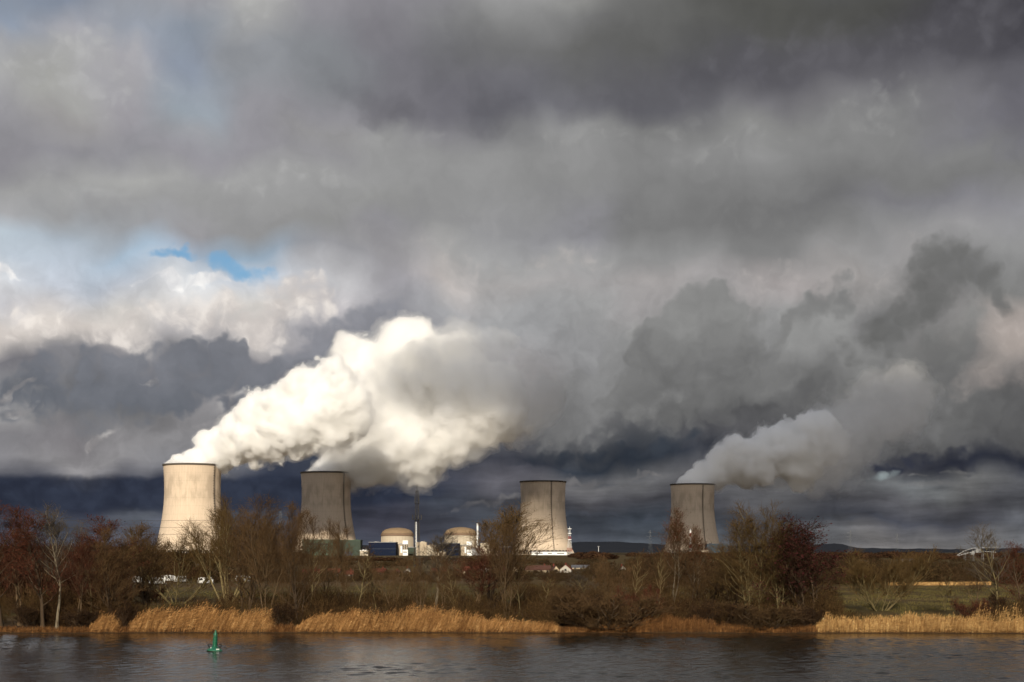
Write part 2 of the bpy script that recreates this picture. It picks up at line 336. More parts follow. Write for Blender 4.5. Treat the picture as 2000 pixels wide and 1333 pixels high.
# ------------------------------------------------------------------ mesh helpers
class MB:
    """collects boxes, bars, lathes and sheets; build() links them as one mesh object"""
    def __init__(s): s.v = []; s.f = []
    def quad(s, *pts):
        n = len(s.v); s.v += [tuple(p) for p in pts]; s.f.append(tuple(range(n, n + len(pts))))
    def box(s, c, d, rz=0.0):
        cx, cy_, cz = c; hx, hy, hz = d[0] / 2, d[1] / 2, d[2] / 2
        n = len(s.v); ca, sa = math.cos(rz), math.sin(rz)
        for z in (-hz, hz):
            for x, y in ((-hx, -hy), (hx, -hy), (hx, hy), (-hx, hy)):
                s.v.append((cx + x * ca - y * sa, cy_ + x * sa + y * ca, cz + z))
        for q in ((0, 3, 2, 1), (4, 5, 6, 7), (0, 1, 5, 4), (1, 2, 6, 5), (2, 3, 7, 6), (3, 0, 4, 7)):
            s.f.append(tuple(n + i for i in q))
        return s
    def bar(s, a, b, r, k=4, r2=None):
        a = Vector(a); b = Vector(b); d = (b - a)
        if d.length < 1e-6: return s
        d.normalize()
        u = d.orthogonal().normalized(); w = d.cross(u)
        n = len(s.v); r2 = r if r2 is None else r2
        for p, rr in ((a, r), (b, r2)):
            for i in range(k):
                t = 2 * math.pi * i / k
                s.v.append(tuple(p + u * (math.cos(t) * rr) + w * (math.sin(t) * rr)))
        for i in range(k):
            j = (i + 1) % k
            s.f.append((n + i, n + j, n + k + j, n + k + i))
        s.f.append(tuple(n + i for i in reversed(range(k)))); s.f.append(tuple(n + k + i for i in range(k)))
        return s
    def lathe(s, prof, k=64, c=(0, 0, 0), cap0=False, cap1=False):
        n = len(s.v)
        for r, z in prof:
            for i in range(k):
                t = 2 * math.pi * i / k
                s.v.append((c[0] + r * math.cos(t), c[1] + r * math.sin(t), c[2] + z))
        for a in range(len(prof) - 1):
            for i in range(k):
                j = (i + 1) % k
                s.f.append((n + a * k + i, n + a * k + j, n + (a + 1) * k + j, n + (a + 1) * k + i))
        if cap0: s.f.append(tuple(n + i for i in reversed(range(k))))
        if cap1: s.f.append(tuple(n + (len(prof) - 1) * k + i for i in range(k)))
        return s
    def build(s, name, mat, parent=None, smooth=False):
        me = bpy.data.meshes.new(name); me.from_pydata(s.v, [], s.f); me.update()
        if smooth: me.polygons.foreach_set('use_smooth', [True] * len(me.polygons))
        return link(name, me, mat, parent)

def link(name, me, mat, parent=None):
    o = bpy.data.objects.new(name, me); COL.objects.link(o)
    if mat is not None and not me.materials: me.materials.append(mat)
    if parent is not None: o.parent = parent
    return o
def np_mesh(name, V, Q, smooth=False):
    """mesh from numpy vertices and faces (all the same size)"""
    me = bpy.data.meshes.new(name)
    V = np.asarray(V, np.float32); Q = np.asarray(Q, np.int32); k = Q.shape[1]
    me.vertices.add(len(V)); me.vertices.foreach_set('co', V.ravel())
    me.loops.add(Q.size); me.loops.foreach_set('vertex_index', Q.ravel())
    me.polygons.add(len(Q))
    me.polygons.foreach_set('loop_start', np.arange(0, Q.size, k, dtype=np.int32))
    me.polygons.foreach_set('loop_total', np.full(len(Q), k, np.int32))
    if smooth: me.polygons.foreach_set('use_smooth', np.ones(len(Q), bool))
    me.update(calc_edges=True)
    return me
def tag(o, label=None, cat=None, group=None, kind=None):
    for k, v in (('label', label), ('category', cat), ('group', group), ('kind', kind)):
        if v: o[k] = v
    return o
def empty(name, loc, rz=0.0, label=None, cat=None, group=None):
    o = bpy.data.objects.new(name, None); COL.objects.link(o)
    o.location = loc; o.rotation_euler = (0, 0, rz); o.empty_display_size = 1.0
    return tag(o, label, cat, group)
def copy_tree(o, parent=None):
    c_ = o.copy(); COL.objects.link(c_)
    if parent is not None: c_.parent = parent
    for ch in list(o.children): copy_tree(ch, c_)
    return c_
def flat(name, rgb, rough=0.8, spec=0.2, var=0.0, vscale=1.0, metal=0.0):
    """plain material of real-world base colour, with a little mottling"""
    mt, b, bs = material(name, rough, spec)
    bs.inputs['Metallic'].default_value = metal
    if var:
        co = b.node('ShaderNodeTexCoord').outputs['Object']
        n = b.noise(co, vscale, 4, 0.6)
        b.put(bs.inputs['Base Color'], b.mix(n, tuple(v * (1 - var) for v in rgb), tuple(v * (1 + var) for v in rgb)))
    else:
        bs.inputs['Base Color'].default_value = (*rgb, 1)
    return mt

ZP = 2.0
def zrow(row, Y): return CH + (HZ - row) / F * Y
# ------------------------------------------------------------------ ground and water
SHORE = 223.0
def shore_y(x):
    """far bank's waterline: nearly straight, a touch nearer on the right"""
    return SHORE - 0.6 * math.sin(x * 0.05) - 0.4 * math.sin(x * 0.17 + 1) - max(0.0, x - 45) * 0.04
def ground_z(x, y):
    d = y - shore_y(x)
    if d < -40: return -3.5
    if d < 0: return -3.5 * (-d / 40.0) - 0.02
    z = 0.55 * (1 - math.exp(-d / 1.5)) + 0.35 * (1 - math.exp(-d / 30.0))
    z += 0.25 * math.sin(x * 0.031 + y * 0.017) * min(1, d / 20) + 0.3 * (mnoise.noise((x * 0.04, y * 0.04, 0)))* min(1, d / 10)
    if y > 900: z += min(1.0, (y - 900) / 1500.0) * 1.2
    return z
def build_ground():
    ys = [-3000, -400, 60, 130, 175, 205, 215, 219, 221, 222, 223, 223.6, 224.3, 225, 226, 228, 230, 233, 237, 242, 248, 256, 266, 278, 292, 310, 332, 358, 390, 430, 480, 540, 620, 720, 850, 1000, 1250, 1600, 2100, 2700, 3400, 4500, 6500, 10000, 16000, 26000]
    xs0 = np.concatenate([-np.geomspace(26000, 130, 26), np.linspace(-120, 120, 97), np.geomspace(130, 26000, 26)])
    V = []; nx = len(xs0)
    for y in ys:
        for x in xs0:
            z = ground_z(x, y) if abs(x) < 3000 else (ground_z(math.copysign(3000, x), y))
            V.append((x, y, z))
    Q = [(j * nx + i, j * nx + i + 1, (j + 1) * nx + i + 1, (j + 1) * nx + i) for j in range(len(ys) - 1) for i in range(nx - 1)]
    mt, b, bs = material('meadow_ground', 0.95, 0.1)
    co = b.node('ShaderNodeTexCoord').outputs['Object']
    big = b.noise(co, 0.012, 4, 0.6)
    small = b.noise(co, 0.35, 5, 0.65)
    stretch = b.vm('MULTIPLY', co, (0.006, 0.035, 1.0))
    band = b.noise(stretch, 1.0, 4, 0.55)
    grass = b.mix(small, (0.036, 0.028, 0.008), (0.092, 0.066, 0.019))
    brown = b.mix(small, (0.05, 0.03, 0.014), (0.13, 0.085, 0.038))
    f = b.mapr(b.m('ADD', b.m('MULTIPLY', big, 0.5), b.m('MULTIPLY', band, 0.5)), 0.42, 0.58)
    field = b.mix(f, grass, brown)
    # strip of soil, leaf litter and dead grass along the river edge
    yy = b.node('ShaderNodeSeparateXYZ', {0: co}).outputs[1]
    edge_f = b.mapr(b.m('ADD', yy, b.m('MULTIPLY', small, 10.0)), 232.0, 252.0)
    b.put(bs.inputs['Base Color'], b.mix(edge_f, b.mix(small, (0.025, 0.015, 0.008), (0.085, 0.05, 0.022)), field))
    bp = b.node('ShaderNodeBump', {'Strength': 0.6, 'Distance': 0.3, 'Height': small})
    b.l.new(bp.outputs[0], bs.inputs['Normal'])
    o = link('ground', np_mesh('ground', V, Q, True), mt)
    tag(o, kind='structure')
build_ground()

def build_water():
    mt, b, bs = material('river_water', 0.10, 0.36)
    bs.inputs['Base Color'].default_value = (0.014, 0.012, 0.008, 1)
    bs.inputs['IOR'].default_value = 1.33
    co = b.node('ShaderNodeTexCoord').outputs['Object']
    n1 = b.noise(b.vm('MULTIPLY', co, (1.6, 2.2, 1.0)), 1.0, 3, 0.6)
    bp = b.node('ShaderNodeBump', {'Strength': 1.0, 'Distance': 1.0, 'Height': b.m('MULTIPLY', n1, 0.05)})
    b.l.new(bp.outputs[0], bs.inputs['Normal'])
    # wind-ruffled reach in view: a sum of many small wave trains, patchy like gusts
    rg = np.random.default_rng(21)
    xs = np.arange(-128, 128.01, 0.32); ys = np.concatenate([np.arange(126, 224.5, 0.26), [224.8]])
    X, Yg = np.meshgrid(xs, ys)
    h = np.zeros_like(X)
    for k in range(64):
        lam = 0.85 * (3.4 / 0.85) ** rg.uniform(0, 1) ** 1.2
        th = rg.normal(-0.9, 0.55); kx, ky = 2 * math.pi / lam * math.cos(th), 2 * math.pi / lam * math.sin(th)
        slope = 0.0175 * rg.uniform(0.5, 1.5)
        ph = rg.uniform(0, 6.28)
        h += slope * lam / (2 * math.pi) * np.sin(kx * X + ky * Yg + ph + 0.8 * np.sin(X * 0.06 + Yg * 0.11 + ph))
    gust = 0.75 + 0.22 * np.sin(X * 0.05 + 0.7 * np.sin(Yg * 0.09)) + 0.18 * np.sin(Yg * 0.21 + X * 0.03 + 1.0) + 0.12 * np.sin(X * 0.13 - Yg * 0.10)
    edge_ = np.clip((128 - np.abs(X)) / 12, 0, 1) * np.clip((Yg - 126) / 4, 0, 1)
    lee = np.clip((223.5 - Yg) / 14.0, 0.25, 1.0)
    h = h * np.clip(gust, 0.3, 1.3) * edge_ * lee
    V = np.stack([X, Yg, h], -1).reshape(-1, 3); nx = len(xs); ny = len(ys)
    jj, ii = np.meshgrid(np.arange(ny - 1), np.arange(nx - 1), indexing='ij')
    Q = np.stack([jj * nx + ii, jj * nx + ii + 1, (jj + 1) * nx + ii + 1, (jj + 1) * nx + ii], -1).reshape(-1, 4)
    ex = []
    x0, x1 = xs[0], xs[-1]
    for (a, b_, c_, d_) in ((-26000, -2900, 26000, 126), (-26000, 126, x0, 224.8), (x1, 126, 26000, 224.8)):
        ex += [(a, b_, 0), (c_, b_, 0), (c_, d_, 0), (a, d_, 0)]
    n0 = len(V); V = np.concatenate([V, np.array(ex, float)])
    Q = np.concatenate([Q, np.arange(12).reshape(3, 4) + n0])
    tag(link('river', np_mesh('river', V, Q, True), mt), kind='structure')
build_water()

def build_hills():
    mt, b, bs = material('hazed_wooded_hill', 1.0, 0.0)
    co = b.node('ShaderNodeTexCoord').outputs['Object']
    n = b.noise(b.vm('MULTIPLY', co, (1, 1, 3)), 0.012, 5, 0.6)
    b.put(bs.inputs['Base Color'], b.mix(n, (0.020, 0.024, 0.034), (0.042, 0.044, 0.050)))  # blue fade of the distant air is mixed into the base colour
    # ridge heights read off the photo: (photo column, photo row of the crest)
    pts = [(-900, 1062), (-200, 1066), (300, 1068), (700, 1066), (1000, 1064), (1100, 1062), (1130, 1059), (1190, 1058), (1230, 1060), (1290, 1064), (1420, 1066), (1520, 1067), (1600, 1064), (1640, 1062), (1680, 1072 - 1), (1760, 1074 - 2), (1820, 1073 - 1), (1880, 1075 - 2), (1990, 1073 - 2), (2300, 1068), (3000, 1060)]
    Yc = 7500.0
    V = []; Q = []; nn = 260
    for j, (dy, hf) in enumerate(((-1500, 0.0), (-900, 0.45), (-350, 0.85), (0, 1.0), (600, 0.9), (2500, 0.3))):
        for i in range(nn):
            px = -900 + 3900 * i / (nn - 1)
            row = np.interp(px, [p[0] for p in pts], [p[1] for p in pts])
            hgt = CH + (HZ - row) / F * Yc + 4.0 * (mnoise.noise((px * 0.05, j * 3.1, 0)) + 0.6 * mnoise.noise((px * 0.21, j, 4)))
            z = 1.5 + (hgt - 1.5) * hf
            V.append((GX(px, Yc) * (1 + dy / Yc), Yc + dy, z if hf > 0 else -5))
    for j in range(5):
        for i in range(nn - 1):
            Q.append((j * nn + i, j * nn + i + 1, (j + 1) * nn + i + 1, (j + 1) * nn + i))
    tag(link('hills', np_mesh('hills', V, Q, True), mt), kind='structure')
build_hills()

# ------------------------------------------------------------------ cooling towers
def concrete_mat():
    mt, b, bs = material('tower_concrete', 0.9, 0.15)
    co = b.node('ShaderNodeTexCoord').outputs['Object']
    x, y, z = b.node('ShaderNodeSeparateXYZ', {0: co}).outputs
    ang = b.m('ARCTAN2', x, y)
    an = b.m('MULTIPLY', ang, 57.3)
    pz = b.node('ShaderNodeCombineXYZ', {0: b.m('MULTIPLY', ang, 9.0), 1: b.m('MULTIPLY', z, 0.012)}).outputs[0]
    streak = b.noise(pz, 3.0, 4, 0.6, '2D')
    # wind ribs, only visible where dirt lies between them on the upper third
    rib = b.m('SINE', b.m('MULTIPLY', ang, 150.0))
    patch = b.noise(b.node('ShaderNodeCombineXYZ', {0: b.m('MULTIPLY', ang, 2.4), 1: b.m('MULTIPLY', z, 0.02)}).outputs[0], 1.4, 3, 0.55, '2D')
    oi = b.node('ShaderNodeObjectInfo').outputs['Random']
    up = b.m('MULTIPLY', b.mapr(z, 96, 112), b.mapr(z, 146, 158, 1, 0))
    dirt = b.m('MULTIPLY', up, b.mapr(patch, 0.38, 0.62))
    dirt = b.m('MULTIPLY', dirt, b.mapr(rib, -0.5, 0.8, 0.35, 1.0))
    base = b.mix(b.mapr(streak, 0.3, 0.7), (0.565, 0.45, 0.335), (0.625, 0.505, 0.38))
    base = b.mix(b.m('MULTIPLY', dirt, 0.5), base, (0.25, 0.195, 0.14))
    # pour joints
    joint = b.m('FRACT', b.m('DIVIDE', z, 15.6))
    jl = b.m('LESS_THAN', joint, 0.025)
    base = b.mix(b.m('MULTIPLY', jl, 0.28), base, (0.2, 0.17, 0.14))
    low = b.mapr(z, 8, 24, 0.35, 0.0)
    base = b.mix(low, base, (0.33, 0.28, 0.22))
    b.put(bs.inputs['Base Color'], base)
    bp = b.node('ShaderNodeBump', {'Strength': 0.25, 'Distance': 0.2, 'Height': b.m('ADD', b.m('MULTIPLY', rib, 0.1), b.m('MULTIPLY', streak, 0.8))})
    b.l.new(bp.outputs[0], bs.inputs['Normal'])
    return mt
M_CONC = concrete_mat()
M_DARK = flat('dark_steel', (0.035, 0.032, 0.03), 0.6, 0.3)
M_RIM = flat('stained_rim_concrete', (0.09, 0.075, 0.06), 0.9, 0.1)
M_INSIDE = flat('wet_concrete', (0.10, 0.09, 0.08), 0.9, 0.2)
def tower_r(t, Rt):
    """radius at height fraction t (0 = horizon row, 1 = rim)"""
    a, tw = 0.962, 0.70
    c_ = 1.08 if t > tw else 0.79
    return Rt * a * math.sqrt(1 + ((t - tw) / c_) ** 2)
TOWERS = [  # photo column, row of rim, half width of rim in photo px, stair angle
    (376.0, 908.0, 56.0, 0.74), (637.0, 923.0, 49.0, 0.70), (1060.5, 940.5, 44.8, 0.37), (1352.8, 946.0, 43.2, 0.46)]
T_LABEL = ['sunlit cream cooling tower, brightest and tallest of the four', 'cooling tower behind the green hall, shaded but for its lower corner',
           'cooling tower without a plume, beside the red and white lattice tower', 'dim cooling tower trailing a grey plume, behind the striped mast']
TP = []
RT = 54.4
for i, (px, row, hw, sf) in enumerate(TOWERS):
    Y = RT * F / hw; X = GX(px, Y); zt = CH + (HZ - row) / F * Y; zg = 2.0
    TP.append((X, Y, zt))
    t = empty('cooling_tower', (X, Y, zg), 0, T_LABEL[i], 'cooling tower', 'cooling towers of the power station')
    H = zt - zg
    def rr(z):  # z above ground
        return tower_r((z + zg - CH) / (zt - CH), RT)
    prof = [(rr(z), z) for z in np.linspace(11, H - 1.5, 60)]
    inn = [(r - 1.0, z) for r, z in reversed(prof)]
    m = MB(); m.lathe(prof, 128); m.lathe(inn, 128)
    sh = m.build('shell', M_CONC, t, True)
    m = MB(); m.lathe([(rr(H) - 1.2, H - 3.2), (rr(H) + 1.3, H - 3.0), (rr(H) + 1.5, H), (rr(H) - 1.6, H), (rr(H) - 1.6, H - 3)], 128); m.build('rim', M_RIM, t)
    # ring of crossed columns that carries the shell
    m = MB()
    r0, r1 = rr(0) + 2.5, rr(11.2)
    for k in range(44):
        a0 = 2 * math.pi * k / 44
        for d in (-1, 1):
            a1 = a0 + d * math.pi / 44
            m.bar((r0 * math.cos(a0), r0 * math.sin(a0), 0), (r1 * math.cos(a1), r1 * math.sin(a1), 11.6), 0.55, 6)
    m.build('column_ring', M_CONC, t)
    m = MB(); m.lathe([(r0 + 2, -0.5), (r0 + 2, 2.2), (r0 + 1.2, 2.2), (r0 + 1.2, -0.5)], 96); m.build('basin_wall', M_CONC, t)
    m = MB(); m.lathe([(r0 - 8, 0.0), (r1 - 6, 12.0)], 64); m.build('fill_pack', M_DARK, t)
    # stair tower hung on the shell: flights, landings and guard rails along a meridian
    th = -math.pi / 2 + math.asin(sf) - math.atan2(-X, Y) * 0 + math.atan2(X, Y) * -1.0
    m = MB(); ca, sa = math.cos(th), math.sin(th)
    zs = np.arange(12, H - 1, 2.4)
    for k, z in enumerate(zs):
        r = rr(z) + 1.3
        wob = (1 if k % 2 else -1) * 0.55
        c_ = (r * ca - sa * wob, r * sa + ca * wob, z)
        m.box(c_, (1.9, 2.2, 0.45 if k % 2 else 1.25), th)
        if k: m.bar(prev, c_, 0.16, 4)
        prev = c_
    m.build('stairway', M_DARK, t)
# ------------------------------------------------------------------ steam and cloud: nested billowing shells filled with even vapour
def vapour_meshes(name, balls, voxel, levels, rough=1.0, cell=60.0, pad=0.75, squash=1.0, seed=0.0, blend=0.35):
    """balls: (centre, radius, vertical squash). One closed mesh per level of a noisy union-of-balls field."""
    ng = bpy.data.node_groups.new(name + '_field', 'GeometryNodeTree')
    ng.interface.new_socket('Geometry', in_out='OUTPUT', socket_type='NodeSocketGeometry')
    b = NB(ng)
    pos = b.node('GeometryNodeInputPosition').outputs[0]
    q0 = b.vm('ADD', pos, (seed, seed * 0.7, 0))
    wn = b.noise(q0, 1.0 / (cell * 1.6), 2, 0.5, '3D', True)
    wv = b.vm('SCALE', b.vm('SUBTRACT', wn, (0.5, 0.5, 0.5)), scale=cell * 0.9 * rough)
    p = b.vm('ADD', pos, wv)
    d = None
    for (c_, r, sq) in balls:
        n = b.node('ShaderNodeVectorMath', {0: p, 1: (1 / r, 1 / r, 1 / (r * sq)), 2: (-c_[0] / r, -c_[1] / r, -c_[2] / (r * sq))}, operation='MULTIPLY_ADD')
        q = b.vm('DOT_PRODUCT', n.outputs[0], n.outputs[0])
        d = q if d is None else b.m('SMOOTH_MIN', d, q, blend)
    f = b.m('MULTIPLY_ADD', d, -0.5, 0.5)
    wq = b.vm('ADD', q0, b.vm('SCALE', b.vm('SUBTRACT', b.noise(q0, 1.0 / (cell * 0.4), 2, 0.5, '3D', True), (0.5, 0.5, 0.5)), scale=cell * 0.35))
    v1 = b.voro(wq, 1.0 / cell, 'F1', '3D')
    v2 = b.voro(wq, 2.3 / cell, 'F1', '3D')
    v3 = b.voro(wq, 5.2 / cell, 'F1', '3D')
    nz = b.noise(q0, 2.2 / cell, 5, 0.6, '3D')
    e = b.m('MULTIPLY', b.m('SUBTRACT', 0.48, v1), 0.42)
    e = b.m('MULTIPLY_ADD', b.m('SUBTRACT', 0.48, v2), 0.30, e)
    e = b.m('MULTIPLY_ADD', b.m('SUBTRACT', 0.48, v3), 0.15, e)
    e = b.m('MULTIPLY_ADD', b.m('SUBTRACT', nz, 0.5), 0.50, e)
    f = b.m('MULTIPLY_ADD', e, rough, f)
    dens = b.m('MAXIMUM', b.m('ADD', f, 1.0), 0.0)
    lo = [min(c_[i] - r * (1 + pad) * (sq if i == 2 else 1) for c_, r, sq in balls) for i in range(3)]
    hi = [max(c_[i] + r * (1 + pad) * (sq if i == 2 else 1) for c_, r, sq in balls) for i in range(3)]
    vc = b.node('GeometryNodeVolumeCube', {'Density': dens, 'Background': 0.0, 'Min': tuple(lo), 'Max': tuple(hi)})
    for i, ax in enumerate('XYZ'):
        vc.inputs['Resolution ' + ax].default_value = max(4, int((hi[i] - lo[i]) / voxel))
    vm_ = b.node('GeometryNodeVolumeToMesh', {'Volume': vc.outputs[0], 'Adaptivity': 0.0})
    out = b.node('NodeGroupOutput'); b.l.new(vm_.outputs[0], out.inputs[0])
    res = []
    me = bpy.data.meshes.new('tmp'); o = bpy.data.objects.new('tmp', me); COL.objects.link(o)
    md = o.modifiers.new('g', 'NODES'); md.node_group = ng
    for lv in levels:
        vm_.inputs['Threshold'].default_value = 1.0 + lv
        o.update_tag(); bpy.context.view_layer.update()
        dg = bpy.context.evaluated_depsgraph_get()
        m = bpy.data.meshes.new_from_object(o.evaluated_get(dg), depsgraph=dg)
        m.name = name; m.materials.clear()
        m.polygons.foreach_set('use_smooth', np.ones(len(m.polygons), bool))
        res.append(m)
    bpy.data.objects.remove(o); bpy.data.meshes.remove(me); bpy.data.node_groups.remove(ng)
    return res
def steam_mat(name, dens, albedo=(0.998, 0.997, 0.994), aniso=0.0):
    mt = bpy.data.materials.new(name); mt.use_nodes = True
    b = NB(mt.node_tree); b.n.remove(b.n['Principled BSDF'])
    v = b.node('ShaderNodeVolumePrincipled', {'Color': albedo, 'Density': dens, 'Anisotropy': aniso})
    b.l.new(v.outputs[0], b.n['Material Output'].inputs['Volume'])
    return mt
def chain(pts, Yf):
    """(column, row, radius in photo px, squash) -> ball at the depth Yf gives for that column"""
    return [(P(px, py, Yf(px)), r * Yf(px) / F, q[0] if q else 1.0) for (px, py, r, *q) in pts]
Y1, Y2, Y4 = TP[0][1], TP[1][1], TP[3][1]
p1 = chain([(376, 913, 52, 0.26), (352, 905, 26, 0.5), (388, 897, 38, 0.6), (425, 882, 46), (465, 860, 57), (515, 836, 70), (565, 820, 80), (612, 806, 84), (648, 792, 78), (600, 768, 52), (668, 785, 56), (540, 795, 45)], lambda x: Y1 - 0.35 * max(0, x - 430))
p1v = chain([(620, 800, 85), (670, 792, 70), (705, 800, 52), (520, 885, 40, 0.7), (590, 878, 46, 0.7), (640, 872, 50, 0.8)], lambda x: Y1 - 0.35 * max(0, x - 430))
p2 = chain([(638, 925, 42, 0.3), (655, 912, 48, 0.7), (672, 926, 30, 0.6), (700, 922, 36, 0.7), (690, 890, 62), (735, 915, 40), (735, 864, 82), (800, 848, 96), (852, 852, 68), (885, 866, 42), (765, 910, 34), (815, 922, 28), (712, 745, 84), (780, 712, 90), (690, 698, 48), (800, 662, 46), (850, 745, 90), (905, 780, 100), (900, 725, 66), (760, 800, 110), (968, 785, 82), (870, 850, 70)], lambda x: Y2 - 0.25 * max(0, x - 690))
p2v = p2 + chain([(950, 780, 90), (1000, 790, 80), (930, 850, 70), (1040, 760, 70), (960, 720, 70), (890, 690, 60)], lambda x: Y2 - 0.25 * (x - 690))
p4 = chain([(1354, 950, 38, 0.3), (1340, 944, 20, 0.5), (1382, 950, 24, 0.6), (1372, 936, 30, 0.7), (1398, 922, 40), (1428, 902, 44), (1440, 888, 36), (1478, 905, 54), (1512, 876, 50), (1558, 872, 58), (1605, 858, 50), (1560, 905, 50)], lambda x: Y4 + 0.1 * (x - 1353))
p4v = p4 + chain([(1610, 885, 85), (1660, 845, 80), (1715, 805, 80), (1640, 910, 55), (1770, 770, 62)], lambda x: Y4 + 0.1 * (x - 1353))
SOFT_A = (0.985, 0.98, 0.97)
PL = [('brilliant white steam plume rising from the sunlit tower', [(p1, 3.2, (-0.08, 0.0, 0.12), (0.008, 0.10, 0.14), 1.0, 54.0, 11.0), (p1v, 6.0, (-0.08, 0.06), (0.005, 0.010), 1.2, 60.0, 45.0)]),
      ('broad cream steam plume billowing downwind above the reactor domes', [(p2, 4.0, (-0.06, 0.04, 0.16), (0.006, 0.040, 0.06), 1.0, 70.0, 320.0), (p2v, 6.0, (-0.1, 0.05), (0.003, 0.005), 1.3, 90.0, 77.0)]),
      ('grey shaded steam plume leaning away from the dim cooling tower', [(p4, 4.0, (-0.08, 0.0, 0.12), (0.008, 0.06, 0.10), 1.0, 58.0, 555.0), (p4v, 7.0, (-0.1, 0.05), (0.002, 0.005), 1.3, 80.0, 901.0)])]
for lab, sets in PL:
    c0 = sets[0][0][0][0]
    root = empty('steam_plume', (c0[0], c0[1], c0[2]), 0, lab, 'steam plume', 'steam plumes of the cooling towers')
    for (balls, vox, lev, den, rg, cell, seed) in sets:
        rel = [(c_ - root.location, r, s) for c_, r, s in balls]
        for m, dn, nm in zip(vapour_meshes('steam', rel, vox, lev, rg, cell, seed=seed), den, ('veil', 'billow', 'core')):
            link(nm, m, steam_mat('steam_' + nm, dn), root)

# unseen cloud overhead, added and shaped to shade the farther towers and plumes
cb = [(Vector((105, 880, 1010)), 235, 0.38), (Vector((70, 650, 1000)), 270, 0.06), (Vector((-130, 1110, 1010)), 290, 0.15), (Vector((110, 1090, 1010)), 230, 0.38), (Vector((430, 930, 1020)), 420, 0.17), (Vector((780, 1150, 1030)), 400, 0.17), (Vector((330, 1450, 1030)), 380, 0.16), (Vector((900, 1450, 1030)), 420, 0.14), (Vector((520, 1280, 1040)), 400, 0.16)]
cm = vapour_meshes('cloud', cb, 28.0, (0.0,), 0.35, 260.0)[0]
tag(link('cloud', cm, steam_mat('shade_cloud_vapour', 0.0095)), kind='structure')
# ------------------------------------------------------------------ power station buildings
M_CREAM = flat('cream_cladding', (0.50, 0.43, 0.33), 0.8, 0.2, 0.08, 0.15)
M_BEIGE = flat('beige_concrete', (0.42, 0.345, 0.255), 0.9, 0.15, 0.15, 0.12)
M_BROWNRING = flat('brown_ring_concrete', (0.20, 0.135, 0.09), 0.9, 0.15, 0.15, 0.2)
M_DOME = flat('weathered_dome_concrete', (0.25, 0.175, 0.105), 0.9, 0.15, 0.2, 0.12)
M_BLUE = flat('navy_cladding', (0.007, 0.012, 0.030), 0.7, 0.08, 0.2, 0.2)
M_BLUE2 = flat('slate_blue_cladding', (0.024, 0.036, 0.058), 0.6, 0.3, 0.15, 0.2)
M_GREEN = flat('green_cladding', (0.060, 0.085, 0.058), 0.7, 0.2, 0.15, 0.15)
M_GREEN2 = flat('dull_green_cladding', (0.040, 0.054, 0.040), 0.7, 0.2, 0.15, 0.15)
M_TEAL = flat('dark_teal_cladding', (0.018, 0.034, 0.048), 0.6, 0.3, 0.15, 0.15)
M_WHITE = flat('white_paint', (0.78, 0.78, 0.76), 0.5, 0.4)
M_RED = flat('red_paint', (0.45, 0.04, 0.03), 0.5, 0.4)
M_GREY = flat('grey_metal', (0.22, 0.22, 0.22), 0.6, 0.4)
M_GLASS = flat('dark_window_glass', (0.02, 0.025, 0.03), 0.15, 0.5)
def blk(mb, x0, x1, top, Y, depth, base=None):
    """box between photo columns x0..x1 up to photo row top, front face at depth Y"""
    X0, X1 = GX(x0, Y), GX(x1, Y); zt = zrow(top, Y); zb = ZP - 1.0 if base is None else zrow(base, Y)
    return mb.box(((X0 + X1) / 2, Y + depth / 2, (zt + zb) / 2), (X1 - X0, depth, zt - zb))
def roofed(name, label, cat, x0, x1, top, Y, depth, m_wall, m_trim, bands=(), doors=(), windows=(), group=None):
    """industrial block: wall, roof with parapet and plant boxes, cladding bands, doors, window strips (photo columns and rows)"""
    t = empty(name, (GX((x0 + x1) / 2, Y), Y + depth / 2, ZP), 0, label, cat, group)
    inv = t.location.copy()
    def put(mb, nm, mat):
        mb.v = [tuple(Vector(v) - inv) for v in mb.v]; return mb.build(nm, mat, t)
    put(blk(MB(), x0, x1, top, Y, depth), 'wall', m_wall)
    X0, X1, zt = GX(x0, Y), GX(x1, Y), zrow(top, Y)
    r = MB()
    w = 0.8
    for (a, b2, c_, d2) in ((X0 - .3, X1 + .3, Y - .3, Y + w), (X0 - .3, X1 + .3, Y + depth - w, Y + depth + .3), (X0 - .3, X0 + w, Y + w, Y + depth - w), (X1 - w, X1 + .3, Y + w, Y + depth - w)):
        r.box(((a + b2) / 2, (c_ + d2) / 2, zt + 0.5), (b2 - a, d2 - c_, 1.05))
    n = max(1, int((X1 - X0) / 18))
    for i in range(n):
        xx = X0 + (i + 0.5) * (X1 - X0) / n + 2 * math.sin(i * 3.1 + x0)
        r.box((xx, Y + depth * 0.4, zt + 1.1), (4.5, 5, 2.2)); r.bar((xx + 4, Y + depth * 0.5, zt), (xx + 4, Y + depth * 0.5, zt + 3.5), 0.4, 8)
    put(r, 'roof', m_trim)
    for (ra, rb, mt) in bands:
        b2 = MB(); z0, z1 = zrow(rb, Y), zrow(ra, Y)
        b2.box(((X0 + X1) / 2, Y - 0.06, (z0 + z1) / 2), (X1 - X0 + 0.3, 0.14, z1 - z0)); put(b2, 'cladding_band', mt)
    for (a, b2, ra, mt) in doors:
        d_ = MB(); za = zrow(ra, Y); d_.box(((GX(a, Y) + GX(b2, Y)) / 2, Y - 0.1, (za + ZP) / 2), (GX(b2, Y) - GX(a, Y), 0.25, za - ZP)); put(d_, 'door', mt)
    for (a, b2, ra, rb) in windows:
        d_ = MB(); z1, z0 = zrow(ra, Y), zrow(rb, Y); d_.box(((GX(a, Y) + GX(b2, Y)) / 2, Y - 0.08, (z0 + z1) / 2), (GX(b2, Y) - GX(a, Y), 0.2, z1 - z0)); put(d_, 'window', M_GLASS)
    return t
